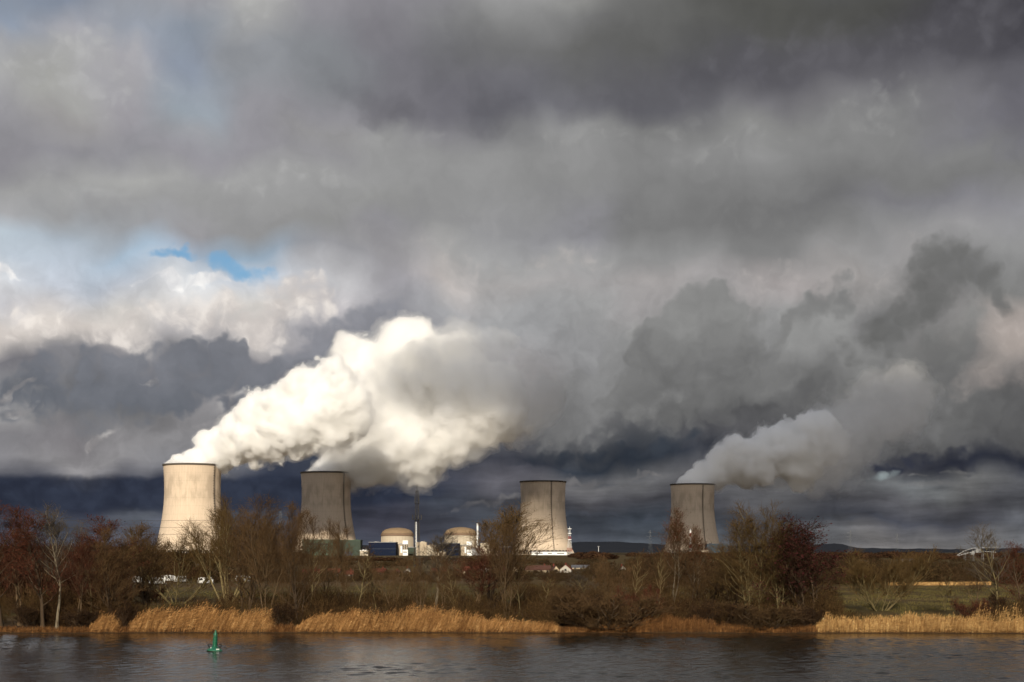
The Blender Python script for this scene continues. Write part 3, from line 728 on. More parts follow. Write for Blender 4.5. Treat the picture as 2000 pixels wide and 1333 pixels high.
roofed('industrial_hall', 'long dull green hall at the foot of the shaded cooling tower', 'industrial hall', 590, 660, 1054, 2900, 45, M_GREEN, M_CREAM, bands=((1070, 1071, M_GREEN2),), windows=((600, 640, 1062, 1064),))
roofed('industrial_hall', 'darker green annex with a blue door beside the green hall', 'industrial hall', 660, 704, 1056, 2895, 40, M_GREEN2, M_GREEN, doors=((673, 688, 1078, M_BLUE2),))
roofed('industrial_hall', 'cream low block between the green annex and the navy hall', 'industrial hall', 703, 719, 1076, 2840, 25, M_CREAM, M_WHITE, windows=((710, 718, 1079, 1082),))
roofed('turbine_hall', 'broad navy blue turbine hall before the first domed reactor', 'turbine hall', 720, 773, 1060, 2820, 50, M_BLUE, M_GREY, bands=((1072, 1072.8, M_BLUE2),), windows=((763, 770, 1078, 1079.2),))
roofed('turbine_hall', 'navy blue turbine hall before the second domed reactor', 'turbine hall', 858, 897, 1062, 2830, 50, M_BLUE, M_GREY, bands=((1073, 1073.8, M_BLUE2),))
roofed('turbine_hall', 'small navy blue hall near the unsmoking cooling tower', 'turbine hall', 974, 999, 1069, 2840, 40, M_BLUE, M_GREY, bands=((1078, 1078.6, M_BLUE2),), windows=((966 + 9, 985, 1083, 1085),))
roofed('auxiliary_building', 'beige auxiliary block at the foot of the first white chimney', 'building', 813, 833, 1060, 2850, 30, M_BEIGE, M_CREAM, windows=((816, 818, 1066, 1070),))
roofed('auxiliary_building', 'lower beige block between the first chimney and second navy hall', 'building', 833.6, 851, 1066, 2846, 26, M_CREAM, M_BEIGE, doors=((840, 844, 1084, M_GREY),))
roofed('auxiliary_building', 'squat beige store in front of the second navy hall', 'building', 850, 871, 1079, 2790, 20, M_BEIGE, M_CREAM)
roofed('auxiliary_building', 'tall beige block at the foot of the second white chimney', 'building', 938, 960, 1062, 2850, 30, M_CREAM, M_BEIGE, windows=((942, 956, 1068, 1069),))
roofed('auxiliary_building', 'beige block with dark window strip against the small navy hall', 'building', 960.6, 972.5, 1068, 2852, 26, M_BEIGE, M_GREY, windows=((963, 971, 1073, 1076),))
roofed('auxiliary_building', 'grey brown service block between the first dome and its white tower', 'building', 775, 786, 1064, 2870, 25, M_BEIGE, M_GREY)
roofed('auxiliary_building', 'grey service block just behind the first white service tower', 'building', 797, 812, 1070, 2874, 25, M_GREEN2, M_GREY)
roofed('auxiliary_building', 'grey service block between the second dome and second chimney', 'building', 899, 911, 1066, 2870, 25, M_BEIGE, M_GREY)
roofed('auxiliary_building', 'grey service block just behind the second white service tower', 'building', 921, 937, 1070, 2874, 25, M_GREY, M_BEIGE)
roofed('pump_house', 'long low white pump house at the unsmoking tower\'s base', 'pump house', 1038, 1107, 1078.5, 3180, 16, M_WHITE, M_GREY, windows=((1044, 1060, 1080.5, 1082), (1070, 1078, 1080.5, 1082), (1088, 1102, 1080.5, 1082)))
roofed('industrial_hall', 'dark teal hall at the base of the dim smoking tower', 'industrial hall', 1381, 1421, 1063, 3300, 40, M_TEAL, M_BLUE2)
roofed('auxiliary_building', 'beige low building before the dim smoking tower', 'building', 1352, 1384, 1076, 3000, 20, M_BEIGE, M_CREAM, windows=((1358, 1378, 1079, 1080.5),))
roofed('auxiliary_building', 'pale shed in front of the dark teal hall', 'shed', 1393, 1412, 1083, 2900, 20, M_CREAM, M_WHITE)
roofed('warehouse', 'long pale warehouse half hidden behind pale twigged trees', 'warehouse', 1424, 1505, 1083, 2700, 25, M_WHITE, M_GREY, windows=((1436, 1452, 1085, 1087), (1470, 1490, 1085, 1087)))

for (x0, x1, ct, eave, lab) in ((744, 808, 1031, 1047, 'domed reactor building behind the broad navy hall'), (868, 932, 1030, 1046, 'domed reactor building partly veiled by a brown tree crown')):
    Y = 2960.0
    t = empty('reactor_building', (GX((x0 + x1) / 2, Y), Y, ZP), 0, lab, 'reactor building', 'reactor buildings')
    r = GX(x1, Y) / 2 - GX(x0, Y) / 2; ze = zrow(eave, Y - r) - ZP; zt = zrow(ct, Y) - ZP; zr = zrow(eave - 5, Y - r) - ZP
    MB().lathe([(r - 1.2, -1), (r - 1.2, ze)], 96).build('wall', M_CREAM, t, True)
    MB().lathe([(r - 1.2, ze), (r + 0.5, ze + 0.2), (r + 0.5, ze + 2.4), (r - 0.2, ze + 2.6), (r - 0.2, zr), (r - 1.5, zr + 0.2)], 96).build('ring_beam', M_BROWNRING, t)
    MB().lathe([((r - 1.5) * math.cos(a), zr + 0.2 + (zt - zr - 0.2) * math.sin(a)) for a in np.linspace(0, math.pi / 2 - 0.01, 14)], 96).build('dome', M_DOME, t, True)
    m = MB()
    for k in range(32):
        a = 2 * math.pi * k / 32; m.bar(((r - .9) * math.cos(a), (r - .9) * math.sin(a), 0), ((r - .9) * math.cos(a), (r - .9) * math.sin(a), ze), 0.5, 4)
    m.build('buttress', M_BEIGE, t)
for (px, top, lab) in ((812.6, 1020, 'white chimney beside the first reactor dome'), (932.6, 1023, 'white chimney beside the second reactor dome')):
    Y = 2880.0
    t = empty('chimney', (GX(px, Y), Y, ZP), 0, lab, 'chimney', 'white ventilation chimneys')
    h = zrow(top, Y) - ZP
    MB().lathe([(2.3, -1), (1.9, h * 0.3), (1.75, h), (1.3, h), (1.3, h - 2)], 24).build('stack', M_WHITE, t, True)
    for z in (h * 0.5, h * 0.75, h - 2.5): MB().lathe([(1.78, z), (2.7, z), (2.7, z + 0.3), (1.78, z + 0.3)], 20).build('platform', M_GREY, t)
for (px, top, lab) in ((791.5, 1056, 'white topped service tower between navy hall and first chimney'), (916.5, 1058, 'white topped service tower below the second dome')):
    Y = 2790.0
    t = empty('service_tower', (GX(px, Y), Y, ZP), 0, lab, 'service tower', 'white topped service towers')
    z1 = zrow(top, Y) - ZP; zc = zrow(top + 7.5, Y) - ZP
    MB().box((0, 4, (z1 + zc) / 2), (10.5, 8, z1 - zc)).build('cabin', M_WHITE, t)
    m = MB()
    for x in (-4.5, 0, 4.5):
        for y in (0.6, 7.4): m.bar((x, y, 0), (x, y, zc - 0.02), 0.55, 4)
    for k in range(5):
        z = zc * k / 5; m.bar((-4.5, 0.6, z), (4.5, 0.6, z + zc / 5), 0.3, 4); m.bar((4.5, 0.6, z), (-4.5, 0.6, z + zc / 5), 0.3, 4); m.box((0, 4, z + zc / 5 - 0.3), (9, 6.6, 0.35))
    m.build('frame', M_DARK, t)
    MB().box((0.6, -4.5, 5.2), (10, 7, 10.4)).box((0.6, -8.2, 11.2), (10.4, 0.6, 1.5)).build('entrance_block', M_WHITE, t)
    MB().box((-7.6, 3.0, zc * 0.55), (3.6, 5, 13)).build('lift_shaft', M_WHITE, t)
    MB().box((0.2, -8.1, 7.2), (7.5, 0.3, 1.6)).build('window', M_GLASS, t)

# ------------------------------------------------------------------ masts, pylons and cables
def lattice(mb, w0, w1, z0, z1, n, r, diag=True):
    for k in range(n):
        a = z0 + (z1 - z0) * k / n; b_ = z0 + (z1 - z0) * (k + 1) / n
        wa = w0 + (w1 - w0) * k / n; wb = w0 + (w1 - w0) * (k + 1) / n
        ca = [(sx * wa / 2, sy * wa / 2, a) for sx, sy in ((-1, -1), (1, -1), (1, 1), (-1, 1))]
        cb_ = [(sx * wb / 2, sy * wb / 2, b_) for sx, sy in ((-1, -1), (1, -1), (1, 1), (-1, 1))]
        for i in range(4):
            j = (i + 1) % 4
            mb.bar(ca[i], cb_[i], r, 4); mb.bar(cb_[i], cb_[j], r * 0.6, 3)
            if diag: mb.bar(ca[i], cb_[j], r * 0.6, 3); mb.bar(ca[j], cb_[i], r * 0.6, 3)
    return mb
Y = 606.0
t = empty('lattice_mast', (GX(814.5, Y), Y, 0.4), R(20), 'tall dark lattice mast standing before the first reactor dome', 'mast')
hm = zrow(946, Y) - 0.4
lattice(MB(), 2.6, 0.9, 0, hm * 0.93, 26, 0.08).build('lattice', M_DARK, t)
m = MB(); zp = zrow(1015, Y) - 0.4
m.box((0, 0, zp), (3.4, 3.4, 0.15))
for a in range(4): m.box((1.9 * math.cos(a * 1.571), 1.9 * math.sin(a * 1.571), zp + 1.0), (0.35, 0.35, 2.0), a)
m.build('platform', M_DARK, t); MB().box((0, 0, zrow(985, Y)), (2.2, 2.2, 0.12)).build('platform', M_DARK, t)
m = MB(); m.bar((0, 0, hm * 0.92), (0, 0, hm), 0.09, 6); m.bar((0.9, 0, zrow(985, Y)), (0.9, 0, zrow(968, Y)), 0.12, 6); m.bar((-0.9, 0.3, zrow(985, Y)), (-0.9, 0.3, zrow(972, Y)), 0.12, 6); m.build('antenna', M_DARK, t)
Y = 2900.0
t = empty('lattice_tower', (GX(1112.5, Y), Y, ZP), R(8), 'red and white lattice tower beside the unsmoking cooling tower', 'lattice tower')
hm = zrow(1029, Y) - ZP
for k in range(7):
    a, b_ = k / 7, (k + 1) / 7
    def wd(u): return 9.5 * (1 - u) ** 1.3 + 2.2
    lattice(MB(), wd(a), wd(b_), hm * 0.93 * a, hm * 0.93 * b_, 3, 0.11).build('lattice_section', M_RED if k in (1, 4) else M_WHITE, t)
for row in (1043, 1055, 1034):
    m = MB().lathe([(0.5, zrow(row, Y) - ZP), (4.0, zrow(row, Y) - ZP), (4.0, zrow(row, Y) - ZP + 1.4), (3.8, zrow(row, Y) - ZP + 1.4), (3.8, zrow(row, Y) - ZP + 0.3), (0.5, zrow(row, Y) - ZP + 0.3)], 16)
    m.build('platform', M_WHITE, t)
MB().bar((0, 0, hm * 0.92), (0, 0, hm), 0.35, 6).build('antenna', M_WHITE, t)
Y = 2750.0
t = empty('striped_mast', (GX(1348.5, Y), Y, ZP), 0, 'white mast with red bands in front of the dim smoking tower', 'mast')
hm = zrow(1034, Y) - ZP
for k in range(7):
    MB().lathe([(2.1 - k * 0.1, hm * k / 7), (2.0 - k * 0.1, hm * (k + 1) / 7 - 0.01)], 16, cap1=True).build('mast_section', M_RED if k in (2, 5) else M_WHITE, t, False)
m = MB(); m.lathe([(1.4, hm - 2), (2.6, hm - 2), (2.6, hm - 1), (1.4, hm - 1)], 16); m.build('platform', M_GREY, t)
M_PYL = flat('galvanised_steel', (0.13, 0.135, 0.14), 0.6, 0.3)
def pylon(px, top, Y, lab, r=0.055):
    t = empty('electricity_pylon', (GX(px, Y), Y, 1.5), R(px % 40), lab, 'pylon', 'electricity pylons')
    h = zrow(top, Y) - 1.5
    m = lattice(MB(), h * 0.17, h * 0.05, 0, h * 0.62, 8, r); lattice(m, h * 0.05, h * 0.02, h * 0.62, h, 6, r)
    m.build('lattice', M_PYL, t)
    m = MB(); arms = []
    for f, w in ((0.64, 0.17), (0.77, 0.22), (0.9, 0.15)):
        for s in (-1, 1):
            tip = (s * h * w, 0, h * f)
            for q in (-0.02, 0.02): m.bar((0, h * q, h * f + h * 0.03), tip, r * 0.8, 3); m.bar((0, h * q, h * f - 0.3), tip, r * 0.8, 3)
            m.bar(tip, (tip[0], 0, tip[2] - h * 0.045), r * 0.6, 5)
            arms.append((tip[0], tip[2] - h * 0.045))
    m.build('cross_arm', M_PYL, t)
    return t, arms
PY = [pylon(1270, 1036, 2300, 'electricity pylon before the trees close to the dim smoking tower'), pylon(1661, 1036, 2300, 'electricity pylon just beside the dark red leaning tree'),
      pylon(1752, 1042, 2500, 'electricity pylon over the open meadow, between willow and birch'), pylon(1436, 1040, 2600, 'electricity pylon behind the pale twigged tall trees'),
      pylon(548, 998, 1500, 'electricity pylon among brown trees, between the two nearest towers'), pylon(-260, 985, 1300, 'electricity pylon beyond the red brown trees, carrying the cables')]
def cables(A, Bp, lab, sag, r):
    (ta, aa), (tb, ab) = A, Bp
    for k, (pa, pb) in enumerate(zip(aa, ab)):
        a = ta.matrix_world @ Vector((pa[0], 0, pa[1])); b_ = tb.matrix_world @ Vector((pb[0], 0, pb[1]))
        m = MB(); n = 24; pr = None
        for i in range(n + 1):
            u = i / n; p = a.lerp(b_, u); p.z -= sag * 4 * u * (1 - u)
            if pr is not None: m.bar(pr, p, r, 4)
            pr = p
        tag(m.build('power_cable', M_DARK), lab, 'cable', 'cables strung between the pylons ' + lab[-24:])
bpy.context.view_layer.update()
cables(PY[5], PY[4], 'thin dark cable crossing in front of the sunlit cooling tower', 5.0, 0.10)
cables(PY[1], PY[2], 'thin dark cable over the open meadow', 6.0, 0.06)
cables(PY[3], PY[1], 'thin dark cable behind the pale twigged tall trees', 6.0, 0.06)
Y = 2100.0
t = empty('floodlight_mast', (GX(1169, Y), Y, 1.5), 0, 'slim pale floodlight pole on the plain before the dark hill', 'light mast')
h = zrow(1068, Y) - 1.5
MB().bar((0, 0, 0), (0, 0, h), 0.45, 8, 0.25).build('pole', M_WHITE, t); MB().box((0, -0.6, h + .3), (3.4, 0.6, 0.7)).build('lamp_head', M_GREY, t)

M_OFFW = flat('weathered_white_steel', (0.30, 0.30, 0.30), 0.6, 0.3, 0.15, 0.3)
# white steel loading gantry, far right
Y = 1500.0
t = empty('loading_gantry', (GX(1905, Y), Y, 1.0), 0, 'white steel loading gantry with sloping chute near the dark hill', 'gantry')
def q(px, row): return Vector((GX(px, Y) - t.location.x, 0, zrow(row, Y) - 1.0))
m = MB()
m.bar(q(1880, 1077), q(1901, 1071), 0.36, 4); m.bar(q(1901, 1071), q(1950, 1069), 0.36, 4); m.bar(q(1884, 1083), q(1906, 1076), 0.40, 4); m.bar(q(1906, 1076), q(1945, 1079), 0.36, 4)
m.build('truss', M_OFFW, t)
m = MB(); m.bar(q(1869, 1085), q(1886, 1075), 0.45, 4); m.bar(q(1872, 1086), q(1892, 1079), 0.40, 4); m.build('chute', M_OFFW, t)
MB().box(q(1911, 1076) + Vector((0, 2, 0)), (5.5, 4, 4.2)).box(q(1900, 1081) + Vector((0, 2, 0)), (4, 4, 3)).build('hopper', M_GREY, t)
for px in (1886, 1902, 1921, 1940):
    for y in (0, 5): MB().bar(q(px, 1075) + Vector((0, y, 0)), Vector((GX(px, Y) - t.location.x, y, -0.5)), 0.25, 4).build('leg', M_GREY, t)

# ------------------------------------------------------------------ village and sheds
M_ROOF = [flat('red_roof_tiles', (0.13, 0.040, 0.024), 0.85, 0.15, 0.25, 1.0), flat('brown_roof_tiles', (0.085, 0.040, 0.030), 0.85, 0.15, 0.25, 1.0), flat('grey_roof_slates', (0.10, 0.10, 0.11), 0.7, 0.25, 0.2, 1.0), flat('dark_red_roof_tiles', (0.12, 0.032, 0.022), 0.85, 0.15, 0.2, 1.0)]
M_WALL = [flat('white_render', (0.40, 0.37, 0.32), 0.9, 0.1, 0.06, 0.5), flat('cream_render', (0.44, 0.36, 0.25), 0.9, 0.1, 0.08, 0.5), flat('ochre_render', (0.40, 0.30, 0.18), 0.9, 0.1, 0.08, 0.5)]
M_DOOR = flat('brown_door', (0.06, 0.035, 0.02), 0.6, 0.3)
def house(px, base, wpx, hpx, rz, wall, roof, label, gable=False, dep=8.0, group='houses of the village', chim=True):
    Y = (CH - 0.4) * F / (base - HZ)
    k = Y / F; w = wpx * k; H = hpx * k; hw = H * (0.52 if not gable else 0.5)
    t = empty('house', (GX(px, Y), Y, 0.3), R(rz), label, 'house', group)
    if gable: L, D = dep, w     # ridge runs away from the camera
    else: L, D = w, dep
    # local: ridge along x (length L), gables at +-L/2
    m = MB(); x0, x1, y0, y1 = -L / 2, L / 2, -D / 2, D / 2
    m.quad((x0, y0, 0), (x1, y0, 0), (x1, y0, hw), (x0, y0, hw)); m.quad((x1, y1, 0), (x0, y1, 0), (x0, y1, hw), (x1, y1, hw))
    for x in (x0, x1): m.quad((x, y0, 0), (x, y1, 0), (x, y1, hw), (x, 0, H - 0.1), (x, y0, hw))
    o = m.build('wall', M_WALL[wall], t)
    m = MB(); e = 0.45; th = 0.18; sl = (H - hw) / (D / 2)
    for s in (-1, 1):
        a = [(x0 - e, s * (D / 2 + e), hw - e * sl), (x1 + e, s * (D / 2 + e), hw - e * sl), (x1 + e, 0, H), (x0 - e, 0, H)]
        up = [(p[0], p[1], p[2] + th) for p in a]
        m.quad(*a); m.quad(*up)
        for i in range(4): j = (i + 1) % 4; m.quad(a[i], a[j], up[j], up[i])
    r = m.build('roof', M_ROOF[roof], t)
    if chim:
        MB().box((L * 0.28, 0.5, H + 0.25), (0.7, 0.7, 1.6)).build('chimney', M_ROOF[3], r)
    n = max(2, int(L / 3.2))
    for i in range(n):
        x = x0 + (i + 0.5) * L / n
        w_ = MB().box((x, y0 - 0.02, hw * 0.58), (1.0, 0.12, 1.1)).build('window', M_GLASS, t)
    for s in (-1, 1):
        MB().box((s * (L / 2 + 0.02), 0.0, hw * 0.9), (0.12, 1.0, 1.1)).build('window', M_GLASS, t)
        MB().box((s * (L / 2 + 0.02), D * 0.25, 1.05), (0.12, 1.0, 2.1)).build('door', M_DOOR, t)
    if gable: t.rotation_euler.z = R(rz + 90)
    return t
house(608, 1127, 30, 15, 6, 2, 3, 'long low house with dark red roof below the green hall')
house(648, 1126, 34, 15, -4, 0, 0, 'long red roofed house among twigs, under the green annex')
house(681, 1128, 15, 13, 10, 0, 0, 'small white walled cottage at the end of the red roofed row')
house(741, 1125, 24, 14, -8, 2, 3, 'dark red roofed house below the broad navy hall')
house(771, 1126, 17, 11, 5, 0, 1, 'brown roofed white cottage between navy hall and dark mast')
house(797, 1122, 11, 12, 0, 0, 2, 'tiny white gabled house beside the dark lattice mast', True)
house(858, 1124, 26, 14, 8, 2, 3, 'dark red roofed house under the squat beige store')
house(921, 1122, 30, 15, -6, 1, 0, 'red roofed house under the second white service tower')
house(942, 1120, 17, 18, 15, 0, 0, 'steep bright red roofed house below the second chimney', True)
house(978, 1121, 22, 14, -5, 2, 1, 'brown roofed house below the small navy hall')
house(1005, 1124, 14, 17, 0, 1, 2, 'cream gabled house at the edge of the twin limbed tree', True)
house(1050, 1121, 48, 16, 4, 1, 1, 'very long brown roofed cream house below the unsmoking tower')
house(1084, 1122, 13, 17, 6, 1, 1, 'narrow cream gable at the end of the long brown roof', True)
house(1106, 1121, 22, 18, -8, 0, 0, 'bright cream gabled house below the red and white lattice tower', True)
house(1134, 1113, 34, 9, 0, 1, 2, 'low grey roofed shed between gabled house and brown scrub', chim=False)
house(1216, 1119, 12, 14, 0, 0, 1, 'small white gabled house alone in the brown scrub', True)
house(1255, 1121, 20, 16, -10, 0, 0, 'white house with red roof nearest the twin pale birches')
house(1686, 1102, 12, 7, 12, 0, 2, 'small white house beyond the meadow, beside a pylon foot', chim=False)
house(1772, 1099, 26, 7, 4, 1, 2, 'long grey roofed farm shed beyond the meadow hedge', chim=False)
house(1818, 1102, 26, 6, -3, 1, 2, 'lower grey roofed farm shed past the long shed', chim=False)
# caravans on the camp site behind the dense trees
M_CAR = flat('caravan_shell', (0.58, 0.57, 0.54), 0.4, 0.4)
M_TYRE = flat('black_rubber', (0.02, 0.02, 0.02), 0.8, 0.2)
def caravan(px, base, rz, lab, L=5.2, first=None):
    Y = (CH - 0.55) * F / (base - HZ)
    if first is not None:
        t = copy_tree(first); t.location = (GX(px, Y), Y, 0.5); t.rotation_euler = (0, 0, R(rz)); t['label'] = lab; return t
    t = empty('caravan', (GX(px, Y), Y, 0.5), R(rz), lab, 'caravan', 'caravans behind the bank trees')
    pr = [(-L / 2, 0.6), (-L / 2 - .2, 1.5), (-L / 2 + .3, 2.6), (0, 2.75), (L / 2 - .4, 2.6), (L / 2 + .1, 1.6), (L / 2, 0.6)]
    m = MB(); n = len(pr)
    for y in (-1.15, 1.15):
        m.quad(*[(x, y, z) for x, z in (pr if y < 0 else pr[::-1])])
    for i in range(n): j = (i + 1) % n; m.quad((pr[i][0], -1.15, pr[i][1]), (pr[i][0], 1.15, pr[i][1]), (pr[j][0], 1.15, pr[j][1]), (pr[j][0], -1.15, pr[j][1]))
    m.build('body', M_CAR, t)
    for x in (-1.5, 1.4): MB().box((x, -1.16, 1.9), (1.1, 0.06, 0.6)).build('window', M_GLASS, t)
    MB().box((0.1, -1.16, 1.55), (0.65, 0.06, 1.8)).build('door', M_GREY, t)
    for y in (-1.0, 1.0): MB().bar((0, y - .1, 0.32), (0, y + .1, 0.32), 0.34, 14).build('wheel', M_TYRE, t)
    m = MB().bar((L / 2, 0, 0.55), (L / 2 + 1.2, 0, 0.5), 0.06, 5); m.build('drawbar', M_GREY, t)
    return t
cv = caravan(239, 1141, 8, 'white caravan glimpsed through the leafy red brown trees')
for px, base, rz, lab in ((264, 1140, -10, 'white caravan between the red brown trees and the sunlit tower'), (306, 1143, 20, 'white caravan under the bushy willow, nearest the reeds'), (328, 1137, -25, 'white caravan parked side by side under the bushy willow'), (352, 1139, 70, 'white caravan end on beside the big spreading willow'), (402, 1142, 5, 'white caravan close to the big spreading willow trunk'), (475, 1138, -15, 'white caravan just past the big spreading willow trunk'), (196, 1137, 0, 'white caravan barely seen behind the sparse twigged tree')):
    caravan(px, base, rz, lab, first=cv)
# ------------------------------------------------------------------ trees
class Tubes:
    """gathers tapered polylines and emits one mesh of k-sided tubes"""
    def __init__(s): s.V = []; s.Q = []; s.n = 0
    def add(s, pts, rad, k):
        pts = np.asarray(pts, float); rad = np.asarray(rad, float)
        d = np.gradient(pts, axis=0); d /= np.linalg.norm(d, axis=1, keepdims=True) + 1e-9
        ref = np.array([0.0, 0.0, 1.0]) if abs(d[0][2]) < 0.8 else np.array([1.0, 0, 0])
        u = np.cross(d, ref); u /= np.linalg.norm(u, axis=1, keepdims=True) + 1e-9
        w = np.cross(d, u)
        a = np.arange(k) * (2 * math.pi / k)
        ring = pts[:, None, :] + rad[:, None, None] * (u[:, None, :] * np.cos(a)[None, :, None] + w[:, None, :] * np.sin(a)[None, :, None])
        m = len(pts)
        i, j = np.meshgrid(np.arange(m - 1), np.arange(k), indexing='ij')
        j2 = (j + 1) % k
        s.V.append(ring.reshape(-1, 3)); s.Q.append((np.stack([i * k + j, i * k + j2, (i + 1) * k + j2, (i + 1) * k + j], -1) + s.n).reshape(-1, 4))
        s.n += m * k
    def mesh(s, name, smooth=True):
        return np_mesh(name, np.concatenate(s.V), np.concatenate(s.Q), smooth)

def unit(v):
    return v / (np.linalg.norm(v) + 1e-9)
def branch_pts(rg, p, d, L, n, wander, up, lean):
    pts = [p]; d = d.copy()
    for i in range(n):
        d = unit(d + rg.normal(0, wander, 3) + np.array([lean, 0, up]))
        pts.append(pts[-1] + d * (L / n))
    return np.array(pts)
def grow(seed, H=16.0, stems=1, bare=0.3, trunk_r=0.16, limb_n=16, limb_len=0.36, limb_ang=45, up=0.10, br_n=9, tw_n=8, tw_len=1.0, fan=(), lean=0.0, wander=0.10,
         leaf=0, leaf_size=0.16, leaf_lo=0.0, crown_top=0.35, spread=0.0, tw_r=0.011):
    """returns (trunk Tubes, crown Tubes, leaf quads) for a bare winter tree of height H"""
    rg = np.random.default_rng(seed); T = Tubes(); C = Tubes(); leaves = []
    stem_list = []
    for s in range(stems):
        a = rg.uniform(0, 6.28); tilt = (spread * rg.uniform(0.6, 1.2)) if stems > 1 else 0.0
        d = unit(np.array([math.cos(a) * tilt + lean, math.sin(a) * tilt, 1.0]))
        h = H * (1.0 if s == 0 else rg.uniform(0.72, 0.97))
        p0 = np.array([math.cos(a) * 0.3 * (stems > 1), math.sin(a) * 0.3 * (stems > 1), -0.4])
        pts = branch_pts(rg, p0, d, (h + 0.4) * 0.9, 12, wander * 0.45, 0.06, 0.0)
        rad = trunk_r * (1 - np.linspace(0, 1, 13) ** 0.9 * 0.93) * (1 if s == 0 else 0.8)
        rad[0] *= 1.5
        T.add(pts, rad, 8); stem_list.append((pts, rad, h))
    for (pts, rad, h) in stem_list:
        for q in range(limb_n):
            t = bare + (1 - bare) * (q + rg.uniform(0, 1)) / limb_n
            fi = min(t, 0.985) * 12; i = int(fi); f = fi - i
            p = pts[i] * (1 - f) + pts[i + 1] * f; r0 = (rad[i] * (1 - f) + rad[i + 1] * f) * 0.62
            ax = unit(pts[i + 1] - pts[i]); az_ = q * 2.4 + rg.uniform(-0.5, 0.5)
            o = unit(np.cross(ax, np.array([math.cos(az_), math.sin(az_), 0.3])))
            an = R(limb_ang * rg.uniform(0.75, 1.25) * (1 - 0.35 * t))
            u_ = (t - bare) / (1 - bare)
            prof = (0.55 + 0.45 * math.sin(math.pi * min(1, u_ * 1.05 + 0.22))) * (1 - (1 - crown_top) * max(0, u_ - 0.25) / 0.75)
            L = H * limb_len * prof * rg.uniform(0.75, 1.2)
            lp = branch_pts(rg, p, unit(ax * math.cos(an) + o * math.sin(an)), L, 7, wander, up, 0.02)
            lr = np.linspace(max(r0, 0.03), 0.014, 8)
            T.add(lp, lr, 5)
            for b_ in range(br_n):
                tb = 0.2 + 0.8 * (b_ + rg.uniform(0, 1)) / br_n
                fb = min(tb, 0.99) * 7; ib = int(fb); pb = lp[ib] + (lp[ib + 1] - lp[ib]) * (fb - ib)
                axb = unit(lp[ib + 1] - lp[ib]); ob = unit(np.cross(axb, rg.normal(0, 1, 3)))
                ab = R(rg.uniform(25, 58))
                Lb = L * 0.42 * (1.15 - 0.6 * tb) * rg.uniform(0.7, 1.3) + 0.35
                bp = branch_pts(rg, pb, unit(axb * math.cos(ab) + ob * math.sin(ab)), Lb, 4, wander * 1.2, up * 1.2, 0.03)
                C.add(bp, np.linspace(lr[ib] * 0.55 + 0.004, 0.010, 5), 3)
                for w_ in range(tw_n):
                    tt = 0.15 + 0.85 * (w_ + rg.uniform(0, 1)) / tw_n
                    ft = min(tt, 0.99) * 4; it = int(ft); pt = bp[it] + (bp[it + 1] - bp[it]) * (ft - it)
                    axt = unit(bp[it + 1] - bp[it]); ot = unit(np.cross(axt, rg.normal(0, 1, 3)))
                    at = R(rg.uniform(18, 50)); Lt = tw_len * rg.uniform(0.45, 1.25)
                    tp = branch_pts(rg, pt, unit(axt * math.cos(at) + ot * math.sin(at)), Lt, 2, wander, up * 1.5, 0.05)
                    C.add(tp, (tw_r, tw_r * 0.8, tw_r * 0.4), 3)
                    if leaf and tt > leaf_lo:
                        for k in range(leaf):
                            if rg.uniform() < 0.8:
                                leaves.append(tp[0] + (tp[2] - tp[0]) * rg.uniform(0.2, 1.05) + rg.normal(0, 0.06, 3))
    return T, C, leaves, rg
def leaf_mesh(name, pts, size, rg):
    pts = np.array(pts); n = len(pts)
    a = rg.normal(0, 1, (n, 3)); a /= np.linalg.norm(a, axis=1, keepdims=True)
    b_ = np.cross(a, rg.normal(0, 1, (n, 3))); b_ /= np.linalg.norm(b_, axis=1, keepdims=True)
    s = size * rg.uniform(0.5, 1.3, (n, 1))
    V = np.stack([pts - a * s * 0.5, pts + b_ * s * 0.32, pts + a * s * 0.5, pts - b_ * s * 0.32], 1).reshape(-1, 3)
    return np_mesh(name, V, np.arange(4 * n).reshape(n, 4))

def bark_mat(name, c0, c1, scale=6.0):
    mt, b, bs = material(name, 0.9, 0.1)
    co = b.node('ShaderNodeTexCoord').outputs['Object']
    n = b.noise(b.vm('MULTIPLY', co, (1, 1, 0.25)), scale, 4, 0.65)
    oi = b.node('ShaderNodeObjectInfo').outputs['Random']
    c = b.mix(n, c0, c1)
    k = b.mapr(oi, 0, 1, 0.8, 1.2, False)
    b.put(bs.inputs['Base Color'], b.mix(1.0, c, b.node('ShaderNodeCombineColor', {0: k, 1: k, 2: k}).outputs[0], 'MULTIPLY'))
    return mt
BK_DARK = bark_mat('dark_bark', (0.028, 0.019, 0.012), (0.085, 0.058, 0.036))
BK_BROWN = bark_mat('brown_bark', (0.06, 0.040, 0.022), (0.15, 0.10, 0.055))
BK_BIRCH = bark_mat('birch_bark', (0.07, 0.055, 0.036), (0.25, 0.205, 0.14), 5.0)
BK_OLIVE = bark_mat('lichen_bark', (0.075, 0.058, 0.026), (0.20, 0.155, 0.075))
TW_RED = bark_mat('red_brown_twigs', (0.0414, 0.0152, 0.0089), (0.0863, 0.0331, 0.0179), 1.5)
TW_BROWN = bark_mat('brown_twigs', (0.0502, 0.0287, 0.0129), (0.1076, 0.0631, 0.0287), 1.5)
TW_GREY = bark_mat('grey_twigs', (0.0515, 0.0412, 0.0309), (0.1104, 0.0883, 0.0662), 1.5)
TW_GOLD = bark_mat('golden_twigs', (0.0682, 0.0402, 0.0144), (0.1435, 0.0897, 0.0344), 1.5)
TW_DARK = bark_mat('dark_twigs', (0.0191, 0.0110, 0.0066), (0.0442, 0.0250, 0.0132), 1.5)
LF_RED = bark_mat('rust_red_leaves', (0.0442, 0.0118, 0.0074), (0.0957, 0.0265, 0.0132), 2.0)
